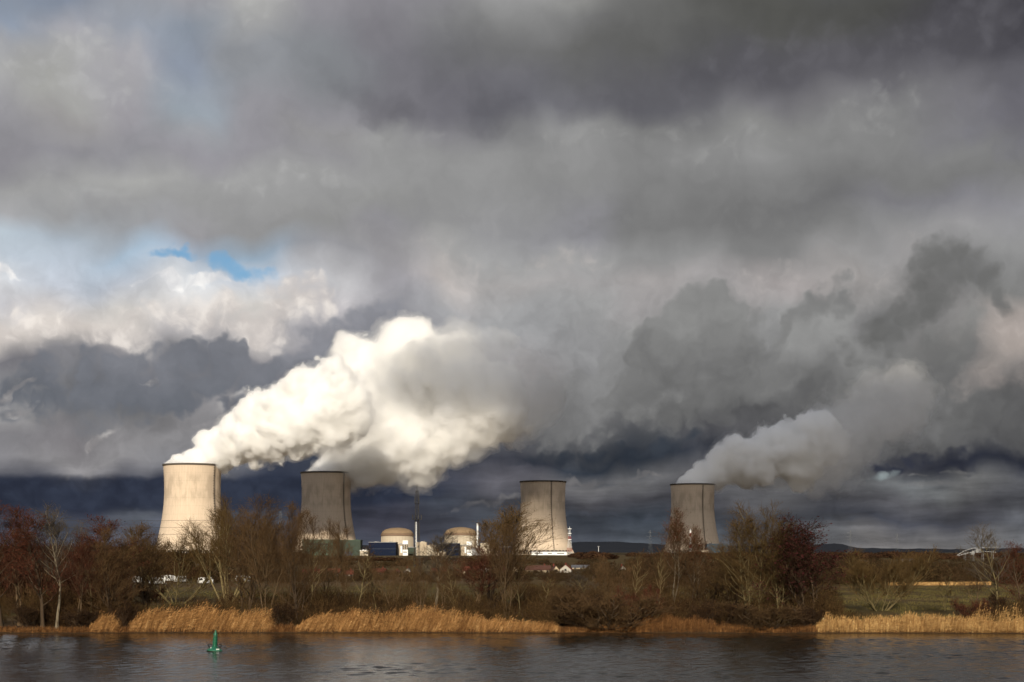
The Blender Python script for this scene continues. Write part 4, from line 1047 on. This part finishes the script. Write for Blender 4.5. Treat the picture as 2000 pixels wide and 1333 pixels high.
LF_MAROON = bark_mat('maroon_leaves', (0.0280, 0.0074, 0.0074), (0.0626, 0.0147, 0.0132), 2.0)
LF_BROWN = bark_mat('brown_leaves', (0.0405, 0.0206, 0.0088), (0.0883, 0.0456, 0.0177), 2.0)

TEMPL = {}
def template(kind, seed, bark, twig, leafm=None, lsize=0.16, **kw):
    T, C, lv, rg = grow(seed, **kw)
    TEMPL[kind] = (T.mesh('trunk'), bark, C.mesh('crown'), twig, leaf_mesh('leaves', lv, lsize, rg) if lv else None, leafm, kw.get('H', 16.0))
    cv_ = np.concatenate(C.V); TEMPL[kind] += (float(np.percentile(np.abs(cv_[:, 0] - np.median(cv_[:, 0])), 88)), float(np.percentile(cv_[:, 2], 98.0)))
template('alder', 11, BK_DARK, TW_RED, LF_RED, 0.15, limb_n=24, limb_len=0.27, limb_ang=46, br_n=8, tw_n=8, leaf=1, bare=0.22, leaf_lo=0.2, crown_top=0.6, up=0.12)
template('alder_two', 12, BK_BROWN, TW_RED, LF_RED, 0.13, limb_n=18, limb_len=0.28, limb_ang=44, br_n=8, tw_n=8, leaf=1, bare=0.34, stems=2, spread=0.10, leaf_lo=0.3, crown_top=0.7, up=0.12)
template('birch', 21, BK_BIRCH, TW_GREY, limb_n=24, limb_len=0.25, limb_ang=40, br_n=8, tw_n=8, bare=0.40, trunk_r=0.13, up=0.12, tw_r=0.011, crown_top=0.7)
template('birch_two', 22, BK_BIRCH, TW_BROWN, LF_RED, 0.13, limb_n=18, limb_len=0.23, limb_ang=42, br_n=8, tw_n=8, bare=0.40, stems=2, spread=0.07, trunk_r=0.13, leaf=2, leaf_lo=0.3, crown_top=0.6)
template('willow', 31, BK_OLIVE, TW_GOLD, H=16.0, limb_n=13, limb_len=0.30, limb_ang=40, br_n=10, tw_n=9, bare=0.32, stems=6, spread=0.55, trunk_r=0.20, up=0.13, tw_len=1.1, wander=0.12, crown_top=0.75)
template('willow_bush', 32, BK_OLIVE, TW_GOLD, H=10.0, limb_n=12, limb_len=0.36, limb_ang=40, br_n=8, tw_n=8, bare=0.15, stems=7, spread=0.65, trunk_r=0.08, up=0.15, tw_len=0.9, crown_top=0.7)
template('brown_tree', 41, BK_BROWN, TW_BROWN, H=16.0, limb_n=16, limb_len=0.30, limb_ang=40, br_n=9, tw_n=8, bare=0.24, stems=3, spread=0.22, up=0.11, wander=0.13, crown_top=0.7, trunk_r=0.13)
template('brown_tree_two', 42, BK_DARK, TW_BROWN, LF_BROWN, 0.13, H=16.0, limb_n=18, limb_len=0.27, limb_ang=42, br_n=9, tw_n=8, bare=0.14, stems=3, spread=0.18, up=0.11, leaf=1, leaf_lo=0.6, crown_top=0.7, trunk_r=0.13)
template('pale_tree', 51, BK_OLIVE, TW_GOLD, H=16.0, limb_n=20, limb_len=0.29, limb_ang=46, br_n=9, tw_n=8, bare=0.2, up=0.11, stems=3, spread=0.14, trunk_r=0.12, wander=0.14, crown_top=0.75)
template('sparse_tree', 52, BK_OLIVE, TW_GREY, H=14.0, limb_n=16, limb_len=0.33, limb_ang=48, br_n=8, tw_n=7, bare=0.30, up=0.13, trunk_r=0.13, tw_r=0.010, crown_top=0.75)
template('maroon_tree', 61, BK_DARK, TW_DARK, LF_MAROON, 0.20, H=16.0, limb_n=17, limb_len=0.30, limb_ang=48, br_n=8, tw_n=7, bare=0.25, stems=4, spread=0.28, leaf=2, lean=0.06, leaf_lo=0.1, wander=0.14, crown_top=0.75, trunk_r=0.14)
template('leaning_tree', 71, BK_DARK, TW_GOLD, LF_BROWN, 0.12, H=16.0, limb_n=16, limb_len=0.32, limb_ang=42, br_n=9, tw_n=8, bare=0.34, lean=0.16, stems=3, spread=0.35, leaf=1, leaf_lo=0.5, crown_top=0.75, trunk_r=0.15)
template('sapling', 81, BK_OLIVE, TW_BROWN, H=9.0, limb_n=16, limb_len=0.27, limb_ang=40, br_n=6, tw_n=5, bare=0.3, trunk_r=0.055, tw_len=0.6, crown_top=0.6)
template('shrub', 91, BK_DARK, TW_BROWN, H=4.0, limb_n=9, limb_len=0.42, limb_ang=42, br_n=7, tw_n=6, bare=0.05, stems=6, spread=0.75, trunk_r=0.045, tw_len=0.55, up=0.12, wander=0.16)
template('red_shrub', 92, BK_DARK, TW_RED, LF_RED, 0.11, H=4.0, limb_n=9, limb_len=0.42, limb_ang=42, br_n=7, tw_n=5, bare=0.05, stems=6, spread=0.7, trunk_r=0.045, tw_len=0.5, leaf=1, up=0.12, wander=0.16)
template('dark_shrub', 93, BK_DARK, TW_DARK, LF_BROWN, 0.11, H=4.0, limb_n=9, limb_len=0.42, limb_ang=45, br_n=7, tw_n=6, bare=0.05, stems=6, spread=0.8, trunk_r=0.045, tw_len=0.55, leaf=1, up=0.1, wander=0.18)
PROTO = {}
def plant(kind, px, base, top, wpx, label, name='tree', cat='tree', rz=None, group=None, Y=None, k=1.0):
    """put a tree whose foot is seen at (px, base), its tip at row top and its crown wpx wide"""
    tr, bk, cr, tw, lf, lm, H0, half, ztop = TEMPL[kind]
    if Y is None: Y = max(226.0, (CH - 0.8) * F / (base - HZ))
    z = ground_z(GX(px, Y), Y); h = zrow(top, Y) - z
    sx = (wpx / F * Y) / (2 * half); sz = h / ztop
    if kind not in PROTO:
        o = empty(name, (0, 0, 0)); PROTO[kind] = o
        a = link('trunk', tr, bk, o); b_ = link('crown', cr, tw, o)
        if lf is not None: link('leaves', lf, lm, o)
    else:
        o = copy_tree(PROTO[kind]); o.name = name
        for q in ('group', 'label'):
            if q in o: del o[q]
    o.location = (GX(px, Y), Y, z - 0.05); o.rotation_euler = (0, 0, R((px * 37) % 360 if rz is None else rz)); o.scale = (sx * k, sx * k, sz)
    return tag(o, label, cat, group)
TREES = [
 ('alder', 4, 1228, 984, 78, 'dense rust leaved tree cut by the frame edge beside the river'),
 ('alder_two', 40, 1222, 1000, 66, 'second rust leaved tree, thick crowned, next to the frame edge'),
 ('alder', 84, 1225, 997, 74, 'red brown tree directly beside the tall pale birch'),
 ('birch', 111, 1229, 994, 66, 'tall pale birch with white trunk and thin grey crown'),
 ('sparse_tree', 178, 1216, 1024, 62, 'sparse thin twigged tree between tall birch and leafy rust tree'),
 ('alder_two', 152, 1224, 1046, 50, 'short dark tree just behind the tall pale birch'),
 ('brown_tree_two', 214, 1222, 1042, 56, 'small brown tree tucked under the leafy rust tree'),
 ('alder', 238, 1220, 1014, 80, 'leafy rust crowned tree nearest the sunlit cooling tower'),
 ('brown_tree_two', 282, 1205, 1034, 50, 'brown tree touching the outline of the sunlit cooling tower'),
 ('willow_bush', 348, 1180, 1032, 104, 'bushy golden willow before the foot of the sunlit tower'),
 ('willow', 442, 1184, 984, 150, 'big spreading willow with forked dark trunk above the reeds'),
 ('brown_tree_two', 478, 1200, 982, 76, 'upright dense brown tree crowding the big spreading willow'),
 ('brown_tree', 520, 1205, 1000, 92, 'brown twiggy tree between big willow and ivy clad tree'),
 ('brown_tree', 555, 1200, 1008, 70, 'thin brown tree close to the ivy clad tree'),
 ('brown_tree_two', 583, 1218, 996, 46, 'narrow ivy clad tree with pale lower trunk above the reeds'),
 ('brown_tree', 628, 1192, 996, 100, 'golden brown tree veiling the shaded cooling tower'),
 ('brown_tree', 668, 1196, 1046, 50, 'low brown tree at the lit corner of the shaded tower'),
 ('sapling', 735, 1190, 1090, 40, 'slender sapling below the broad navy turbine hall'),
 ('birch', 847, 1196, 1042, 66, 'slim pale birch standing between the two reactor domes'),
 ('sapling', 797, 1192, 1078, 34, 'slender sapling beside the tall dark lattice mast'),
 ('sapling', 890, 1204, 1110, 34, 'thin white stemmed sapling before the crooked rust tree'),
 ('alder_two', 921, 1200, 1072, 74, 'crooked rust leaved tree bending over the reeds'),
 ('leaning_tree', 948, 1198, 996, 112, 'tall leaning brown tree veiling the unsmoking cooling tower'),
 ('brown_tree', 990, 1206, 1022, 80, 'brown tree with pale limbs just beyond the leaning brown tree'),
 ('sapling', 604, 1200, 1060, 44, 'thin sapling right against the ivy clad tree'),
 ('sapling', 700, 1194, 1068, 50, 'twiggy sapling below the darker green annex'),
 ('brown_tree', 768, 1198, 1092, 60, 'low brown tree below the first reactor dome'),
 ('brown_tree', 870, 1198, 1070, 56, 'brown twiggy tree just past the slim pale birch'),
 ('brown_tree', 820, 1204, 1098, 50, 'low twiggy tree under the first white chimney'),
 ('sapling', 1015, 1200, 1088, 46, 'slim sapling past the pale limbed brown tree'),
 ('brown_tree', 1190, 1198, 1092, 70, 'brown tree rising from the scrub under the dark hill'),
 ('sapling', 1236, 1198, 1078, 40, 'slim sapling close to the white house with red roof'),
 ('brown_tree_two', 1385, 1200, 1072, 70, 'dark brown tree between twin birches and golden trees'),
 ('sapling', 1060, 1200, 1120, 42, 'twisted sapling among scrub below the unsmoking tower'),
 ('sparse_tree', 1150, 1205, 1118, 70, 'spreading bare little tree alone in the brown scrub'),
 ('birch_two', 1311, 1194, 1000, 86, 'twin stemmed pale birch, tallest before the dim smoking tower'),
 ('birch_two', 1350, 1194, 1034, 74, 'shorter twin stemmed birch with rust leaves beside the striped mast'),
 ('sapling', 1285, 1200, 1070, 36, 'thin sapling leaning on the tallest twin stemmed birch'),
 ('pale_tree', 1474, 1214, 998, 88, 'tall golden twigged tree with pale trunk, near the dim smoking tower'),
 ('pale_tree', 1516, 1214, 1000, 76, 'tall golden twigged tree squeezed next to the maroon tree'),
 ('brown_tree', 1432, 1208, 1070, 74, 'low brown tree with sideways limbs under the golden twigged trees'),
 ('maroon_tree', 1588, 1216, 1024, 100, 'dark maroon leaved tree with leaning black trunks'),
 ('brown_tree_two', 1545, 1212, 1062, 50, 'small dark tree caught between golden tree and maroon tree'),
 ('willow_bush', 1720, 1196, 1078, 76, 'rounded golden willow standing alone on the meadow edge'),
 ('sapling', 1846, 1198, 1106, 46, 'lone birch sapling among the pale reeds by the meadow'),
 ('sparse_tree', 1948, 1214, 1028, 92, 'tall bare tree with upright pale twigs beside the gantry'),
 ('alder', 1998, 1208, 1062, 44, 'dark rust tree cut by the frame edge beside the meadow'),
 ('brown_tree', 1905, 1186, 1096, 60, 'low brown tree below the white loading gantry'),
]
for kd, px, base, top, w, lab in TREES:
    plant(kd, px, base, top, w, lab, rz=0 if kd in ('leaning_tree', 'maroon_tree') else None, group='bare winter trees along the far bank')
SHRUBS = [
 ('dark_shrub', 60, 1226, 1180, 70, 'dark shrub at the water between rust tree and tall birch'),
 ('dark_shrub', 150, 1228, 1190, 80, 'dark tangled shrub at the foot of the sparse twigged tree'),
 ('dark_shrub', 238, 1229, 1176, 60, 'black shadowed shrub parting the two first reed clumps'),
 ('red_shrub', 300, 1178, 1142, 80, 'low red brown shrub behind the first reeds, near the caravans'),
 ('dark_shrub', 552, 1226, 1180, 66, 'dark shrub at the water under the ivy clad tree'),
 ('dark_shrub', 935, 1214, 1168, 90, 'dark shrub at the foot of the tall leaning tree'),
 ('shrub', 1085, 1216, 1150, 90, 'tall brown shrub below the gabled houses'),
 ('dark_shrub', 1135, 1226, 1168, 100, 'dark gnarled shrub at the water amid the brown scrub'),
 ('shrub', 1190, 1226, 1160, 90, 'brown shrub near the water below the floodlight pole'),
 ('red_shrub', 1240, 1220, 1150, 80, 'rust coloured shrub beside the twin stemmed birches'),
 ('dark_shrub', 1400, 1226, 1176, 90, 'dark bramble shrub at the water before the golden trees'),
 ('shrub', 1500, 1226, 1180, 80, 'brown shrub at the water under the golden trees'),
 ('dark_shrub', 1570, 1228, 1186, 70, 'dark shrub under the leaning trunks of the maroon tree'),
 ('red_shrub', 1890, 1218, 1172, 90, 'arching dark red shrub behind the pale reeds'),
 ('dark_shrub', 1965, 1214, 1160, 80, 'dark shrub at the foot of the tall bare tree'),
]
for kd, px, base, top, w, lab in SHRUBS:
    plant(kd, px, base, top, w, lab, 'shrub', 'shrub', group='shrubs on the far bank')

# ------------------------------------------------------------------ countless brush, woodland and reeds
def twig_cloud(rg, n, H, W, r=0.018, L=(0.5, 1.3)):
    """n slanting twig cones filling a low thicket of height H and width W: (verts, tris)"""
    u = rg.uniform(0, 1, n); a = rg.uniform(0, 6.283, n); rr = np.sqrt(rg.uniform(0, 1, n)) * W / 2
    z0 = rg.uniform(0, 1, n) ** 1.2 * H * (1 - 0.55 * (2 * rr / W) ** 2)
    p = np.stack([rr * np.cos(a), rr * np.sin(a), z0], 1)
    d = np.stack([np.cos(a) * 0.45 * rr / W * 2 + rg.normal(0, .34, n), np.sin(a) * 0.45 * rr / W * 2 + rg.normal(0, .34, n), 0.25 + rg.uniform(0, 1, n)], 1)
    d /= np.linalg.norm(d, axis=1, keepdims=True)
    ln = rg.uniform(L[0], L[1], (n, 1)) * (0.4 + 0.6 * H / 4.0)
    e1 = np.cross(d, np.array([0.3, 0.9, 0.1])); e1 /= np.linalg.norm(e1, axis=1, keepdims=True); e2 = np.cross(d, e1)
    V = np.stack([p + e1 * r, p - e1 * r * 0.5 + e2 * r * 0.87, p - e1 * r * 0.5 - e2 * r * 0.87, p + d * ln], 1)
    q = np.arange(n)[:, None] * 4
    Q = np.stack([q + [0, 1, 3], q + [1, 2, 3], q + [2, 0, 3]], 1).reshape(-1, 3)
    return V.reshape(-1, 3), Q
def scatter(name, spots, mat, n, r, label, seed):
    """spots: (x, y, H, W)"""
    rg = np.random.default_rng(seed); Vs = []; Qs = []; off = 0
    bank = [twig_cloud(rg, n, 3.0, 4.0, r) for _ in range(8)]
    for i, (x, y, H, W) in enumerate(spots):
        V, Q = bank[i % 8]; a = rg.uniform(0, 6.28); c_, s_2 = math.cos(a), math.sin(a)
        X = (V[:, 0] * c_ - V[:, 1] * s_2) * W / 4.0 + x; Yv = (V[:, 0] * s_2 + V[:, 1] * c_) * W / 4.0 + y
        Vs.append(np.stack([X, Yv, V[:, 2] * H / 3.0 + ground_z(x, y) - 0.1], 1)); Qs.append(Q + off); off += len(V)
    return tag(link(name, np_mesh(name, np.concatenate(Vs), np.concatenate(Qs)), mat), label, kind='stuff')
def brush_mat(name, dark, light, c3):
    mt, b, bs = material(name, 0.95, 0.05)
    co = b.node('ShaderNodeTexCoord').outputs['Object']
    n1 = b.noise(co, 0.09, 3, 0.6); n2 = b.noise(co, 1.3, 3, 0.6)
    c = b.mix(b.mapr(n1, 0.36, 0.64), dark, light)
    b.put(bs.inputs['Base Color'], b.mix(b.mapr(n2, 0.45, 0.7), c, c3))
    return mt
BR1 = brush_mat('brush_twigs', (0.0276, 0.0129, 0.0064), (0.0570, 0.0331, 0.0120), (0.0966, 0.0589, 0.0239))
BR2 = brush_mat('woodland_twigs', (0.0313, 0.0138, 0.0083), (0.0515, 0.0258, 0.0129), (0.0690, 0.0414, 0.0202))
BR3 = brush_mat('hedge_twigs', (0.0350, 0.0175, 0.0092), (0.0552, 0.0322, 0.0147), (0.0442, 0.0386, 0.0166))
rs = np.random.default_rng(5)
sp1 = []
def row_top(px):
    """row that the undergrowth reaches, read off the photo"""
    return float(np.interp(px, [-200, 0, 150, 250, 330, 420, 520, 700, 900, 1000, 1120, 1260, 1330, 1420, 1600, 1640, 1700, 1900, 2000, 2200], [1110, 1112, 1125, 1150, 1165, 1160, 1135, 1138, 1140, 1132, 1128, 1120, 1120, 1110, 1110, 1160, 1196, 1190, 1150, 1140]))
for i in range(760):
    px = rs.uniform(-160, 2160); Y = 228 + 260 * rs.uniform(0, 1) ** 1.7
    ylim = {True: 262, False: 480}[px < 330 and px > 180 or px > 1640]
    if px > 1680 and Y > 240 and px < 1890: continue
    if Y > ylim: continue
    x = GX(px, Y); zt = zrow(row_top(px) + rs.uniform(-4, 26), Y); H = zt - ground_z(x, Y)
    H = min(H, rs.uniform(2.6, 6.0))
    if H < 0.8: continue
    sp1.append((x, Y, H, rs.uniform(0.9, 1.6) * max(2.0, H)))
scatter('undergrowth', sp1, BR1, 420, 0.020, 'tangled brown undergrowth behind the reeds along the far bank', 3)
# woodland and hedgerows on the plain
sp2 = []
for i in range(420):
    px = rs.uniform(-400, 425); Y = rs.uniform(300, 480)
    if 330 < px and rs.uniform() < 0.6: continue
    top = np.interp(px, [-400, 150, 420], [1058, 1062, 1075]) + rs.uniform(0, 30) + (18 if 280 < px < 420 else 0)
    if 220 < px and Y < 560: Y = rs.uniform(560, 640)
    x = GX(px, Y); sp2.append((x, Y, zrow(top, Y) - ground_z(x, Y), rs.uniform(6, 10)))
scatter('woodland', sp2, BR2, 620, 0.045, 'brown leafless woodland closing the plain behind the bank trees', 4)
sp3 = []
for i in range(520):
    px = rs.uniform(1150, 2500); Y = rs.uniform(505, 640)
    top = np.interp(px, [1150, 1260, 1420, 1640, 1760, 1900, 2000, 2500], [1098, 1080, 1086, 1084, 1088, 1092, 1082, 1075]) + rs.uniform(0, 26)
    if 1200 < px < 1275 and rs.uniform() < 0.55: continue
    x = GX(px, Y); sp3.append((x, Y, zrow(top, Y) - ground_z(x, Y), rs.uniform(5, 9)))
for i in range(300):
    px = rs.uniform(420, 1160); Y = rs.uniform(520, 760)
    x = GX(px, Y); sp3.append((x, Y, rs.uniform(1.2, 3.2), rs.uniform(4, 7)))
for i in range(260):
    px = rs.uniform(-300, 2300); Y = rs.uniform(900, 1500)
    x = GX(px, Y); sp3.append((x, Y, rs.uniform(2, 5), rs.uniform(8, 18)))
scatter('hedgerow', sp3, BR3, 420, 0.05, 'brown and olive hedgerows crossing the plain before the power station', 6)
sp4 = []
for i in range(500):
    px = rs.uniform(-700, 2700); Y = rs.uniform(1700, 2500)
    if 590 < px < 1120: 
        if rs.uniform() < 0.85: continue
        Y = rs.uniform(1500, 1700)
    x = GX(px, Y); H = rs.uniform(3, 9) if not 590 < px < 1120 else rs.uniform(2, 4)
    sp4.append((x, Y, H, rs.uniform(20, 45)))
scatter('distant_wood', sp4, BR2, 420, 0.25, 'dark far wood edging the plain under the hills', 8)

def reeds(name, beds, mat, label, seed):
    """beds: (px0, px1, rows of the tops at both ends, depth, stems per metre of shore, lean)"""
    rg = np.random.default_rng(seed); V = []; T_ = []; n0 = 0
    def tri(a, b_, c_):
        nonlocal n0
        V.extend((a, b_, c_)); T_.append((n0, n0 + 1, n0 + 2)); n0 += 3
    for (px0, px1, t0, t1, dep, dens, lean) in beds:
        x0, x1 = GX(px0, 224.5), GX(px1, 224.5)
        for i in range(int((x1 - x0) * dens)):
            x = rg.uniform(x0, x1); u = (x - x0) / (x1 - x0)
            clump = 0.70 + 0.55 * mnoise.noise((x * 0.35, 3.3, seed)) + 0.65 * mnoise.noise((x * 1.1, 8.8, seed))
            y = shore_y(x) + 0.2 + dep * rg.uniform(0, 1) ** 1.2
            H = (CH - 0.5 - (t0 + (t1 - t0) * u - HZ) / F * 225.0) * (0.55 + 0.5 * clump) * rg.triangular(0.55, 0.9, 1.18)
            H = max(0.5, H) * min(1.0, 0.45 + (y - shore_y(x)) * 0.6) * min(1, 0.4 + 1.4 * min(u, 1 - u) * (x1 - x0) / 3.0)
            z = ground_z(x, y) - 0.1
            ln = lean * rg.uniform(0.4, 1.5) + rg.normal(0, 0.10); ly = rg.normal(0, 0.12)
            w = rg.uniform(0.010, 0.02)
            p0 = np.array((x, y, z)); p1 = p0 + np.array((ln * 0.25 * H, ly * 0.3 * H, 0.55 * H)); p2 = p0 + np.array((ln * 0.75 * H, ly * 0.7 * H, 0.97 * H))
            a = rg.uniform(0, 3.14); s = np.array((math.cos(a) * w, math.sin(a) * w, 0)); s2 = np.array((-math.sin(a) * w, math.cos(a) * w, 0))
            tri(p0 - s, p0 + s, p1); tri(p0 - s2, p0 + s2, p1); tri(p1 - s, p1 + s, p2); tri(p1 - s2, p1 + s2, p2)
            for k in range(3):       # long dry leaves streaming downwind
                f = rg.uniform(0.25, 0.95); q_ = p0 + (p2 - p0) * f; L = rg.uniform(0.5, 1.1)
                dr = np.array((0.35 + lean + rg.normal(0, 0.35), rg.normal(0, 0.4), rg.uniform(-0.25, 0.6))); dr /= np.linalg.norm(dr)
                v = np.array((0, rg.normal(0, 0.5), 1.0)) * rg.uniform(0.012, 0.026)
                tri(q_ - v, q_ + v, q_ + dr * L)
            if rg.uniform() < 0.45:   # feathery seed head
                dr = (p2 - p1); dr /= np.linalg.norm(dr); dr = dr + np.array((0.25, 0, -0.1)); L = rg.uniform(0.25, 0.45)
                for v in (np.array((0.035, 0.02, 0)), np.array((-0.015, 0.035, 0.02))):
                    tri(p2 - v, p2 + v, p2 + dr * L); tri(p2 + v, p2 - v, p2 - dr * L * 0.3)
    return tag(link(name, np_mesh(name, V, T_), mat), label, kind='stuff')
def reed_mat(name, a, b2, c3, lean=0.0):
    """dry stalks in clumps: shadow gaps, mid tone and sunlit highlights painted into the colour, the clumps slanting with the stalks"""
    mt, b, bs = material(name, 0.85, 0.15)
    co = b.node('ShaderNodeTexCoord').outputs['Object']
    x, y, z = b.node('ShaderNodeSeparateXYZ', {0: co}).outputs
    sk = b.node('ShaderNodeCombineXYZ', {0: b.m('MULTIPLY_ADD', z, -lean, x), 1: b.m('MULTIPLY', y, 0.6), 2: b.m('MULTIPLY', z, 0.12)}).outputs[0]
    n1 = b.noise(sk, 0.55, 3, 0.6); n2 = b.noise(sk, 3.2, 3, 0.7)
    c_ = b.mix(b.mapr(n2, 0.36, 0.56), a, b2)
    c_ = b.mix(b.mapr(n2, 0.54, 0.72), c_, c3)
    b.put(bs.inputs['Base Color'], b.mix(b.mapr(n1, 0.35, 0.65, 0.45, 0.0), c_, a))
    return mt
RD1 = reed_mat('tawny_reed', (0.14, 0.060, 0.019), (0.47, 0.250, 0.088), (0.78, 0.51, 0.23), 0.42)
RD2 = reed_mat('straw_reed', (0.22, 0.110, 0.037), (0.54, 0.33, 0.125), (0.78, 0.56, 0.26), 0.10)
RD3 = reed_mat('rusty_grass', (0.060, 0.025, 0.009), (0.20, 0.092, 0.030), (0.36, 0.20, 0.075), 0.12)
reeds('reed_bed', [(176, 228, 1196, 1192, 3.0, 70, 0.25), (250, 400, 1188, 1183, 4.5, 95, 0.36), (380, 528, 1183, 1190, 4.0, 90, 0.36)], RD1, 'tall tawny reeds leaning downwind below the big willow', 1)
reeds('reed_bed', [(575, 700, 1204, 1186, 4.0, 75, 0.36), (660, 860, 1186, 1181, 4.5, 100, 0.36), (830, 950, 1186, 1198, 4.0, 80, 0.36), (935, 1090, 1202, 1214, 3.0, 60, 0.3)], RD1, 'long bed of tawny reeds below the reactor domes', 2)
reeds('reed_bed', [(1592, 1800, 1200, 1198, 3.5, 95, 0.07), (1760, 1930, 1198, 1202, 3.5, 95, 0.07), (1900, 2080, 1206, 1204, 3.5, 70, 0.08), (1890, 2000, 1180, 1178, 4.0, 20, 0.1)], RD2, 'upright pale straw reeds along the meadow edge', 3)
reeds('bank_grass', [(-80, 180, 1224, 1222, 2.0, 35, 0.1), (225, 260, 1222, 1222, 1.5, 60, 0.2), (520, 580, 1216, 1216, 2.0, 60, 0.2), (1085, 1250, 1222, 1216, 2.0, 70, 0.15), (1240, 1400, 1200, 1202, 9.0, 120, 0.1), (1395, 1480, 1214, 1220, 4.0, 60, 0.1), (1470, 1600, 1222, 1218, 2.0, 50, 0.1)], RD3, 'short rusty dead grass along the water between the reed beds', 4)
reeds('meadow_grass', [(-80, 2080, 1232, 1232, 1.0, 9, 0.1)], RD3, 'sparse fringe of dead grass right at the waterline', 5)
# pale strip of dead grass at the far side of the meadow
def strip():
    rg = np.random.default_rng(9); V = []
    for i in range(9000):
        px = rg.uniform(1735, 1935); Y = 486 + rg.uniform(0, 8); x = GX(px, Y); z = ground_z(x, Y) - 0.05; h = rg.uniform(0.5, 1.3)
        w = rg.uniform(0.02, 0.05); V += [(x - w, Y, z), (x + w, Y, z), (x + rg.normal(0.1, 0.2), Y + rg.normal(0, .15), z + h)]
    tag(link('field_grass', np_mesh('field_grass', V, np.arange(len(V)).reshape(-1, 3)), RD2), 'pale strip of dead grass at the far edge of the meadow', kind='stuff')
strip()
def tufts():
    """rough winter grass standing on the meadow"""
    rg = np.random.default_rng(10); V = []
    for i in range(60000):
        px = rg.uniform(1260, 2060) if i % 3 else rg.uniform(250, 1260); Y = 245 + 230 * rg.uniform(0, 1) ** 1.3; x = GX(px, Y)
        if mnoise.noise((x * 0.12, Y * 0.05, 2)) < -0.15: continue
        z = ground_z(x, Y) - 0.03; h = rg.uniform(0.2, 0.65); w = rg.uniform(0.02, 0.05)
        V += [(x - w, Y, z), (x + w, Y, z), (x + rg.normal(0.08, 0.12), Y + rg.normal(0, .12), z + h)]
    mt = reed_mat('winter_grass', (0.050, 0.046, 0.012), (0.105, 0.080, 0.024), (0.17, 0.125, 0.045))
    tag(link('rough_grass', np_mesh('rough_grass', V, np.arange(len(V)).reshape(-1, 3)), mt), 'rough olive winter grass on the meadow', kind='stuff')
tufts()

# ------------------------------------------------------------------ buoy
def buoy():
    Yb = CH * F / (1272 - HZ); X = GX(419, Yb)
    M_G = flat('green_buoy_paint', (0.004, 0.088, 0.040), 0.35, 0.5, 0.25, 6.0)
    M_GP = flat('faded_green_buoy_paint', (0.014, 0.105, 0.062), 0.5, 0.4, 0.5, 3.0)
    M_BK = flat('black_steel', (0.012, 0.013, 0.012), 0.5, 0.4)
    M_ST = flat('white_stain', (0.62, 0.66, 0.60), 0.7, 0.2, 0.2, 8.0)
    t = empty('channel_buoy', (X, Yb, 0), R(15), 'green channel buoy with pointed topmark floating on the river', 'buoy')
    t.rotation_euler = (R(1.5), R(3), R(15))
    MB().lathe([(0.0, -0.35), (0.9, -0.30), (1.0, -0.02), (0.98, 0.14), (0.80, 0.26), (0.55, 0.44), (0.34, 0.55), (0.0, 0.56)], 32).build('float', M_GP, t, True)
    MB().lathe([(0.36, 0.54), (0.36, 0.64), (0.27, 0.66), (0.27, 1.18), (0.32, 1.20), (0.32, 1.28), (0.26, 1.30), (0.26, 1.62), (0.31, 1.64), (0.31, 1.70), (0.24, 1.72), (0.24, 1.92), (0.0, 1.93)], 24).build('tower', M_G, t)
    MB().lathe([(0.0, 1.94), (0.10, 1.94), (0.10, 2.0), (0.30, 2.01), (0.02, 2.78), (0.0, 2.78)], 20).build('topmark', M_G, t, False)
    MB().lathe([(1.005, -0.10), (1.015, -0.02), (0.995, 0.07), (0.98, 0.07)], 32).build('weed_line', flat('algae', (0.012, 0.016, 0.006), 0.9, 0.1, 0.4, 9.0), t)
    for s in (-1, 1):   # curved lifting horns standing off the float
        m = MB(); pr = None
        for k in range(8):
            u = k / 7; p = (s * (0.52 + 0.34 * math.sin(u * 2.2)), 0, 0.36 + 0.55 * u + 0.08 * math.sin(u * 6))
            if pr is not None: m.bar(pr, p, 0.11 - 0.03 * u, 8, 0.11 - 0.03 * (u + 0.14))
            pr = p
        m.bar(pr, (s * 0.26, 0, 0.74), 0.06, 6)
        m.build('lifting_horn', M_BK, t, True)
    MB().box((0.34, -0.72, 0.27), (0.42, 0.1, 0.2), 0.45).build('number_plate', M_ST, t)
    for k in range(5):
        a = k * 1.26; MB().bar((0.62 * math.cos(a), 0.62 * math.sin(a), 0.36), (0.62 * math.cos(a), 0.62 * math.sin(a), 0.52), 0.05, 8).build('bolt', M_ST if k % 2 else M_BK, t)
    MB().bar((0.27, -0.05, 0.66), (0.27, -0.05, 1.9), 0.03, 6).build('ladder_rail', M_BK, t)
buoy()
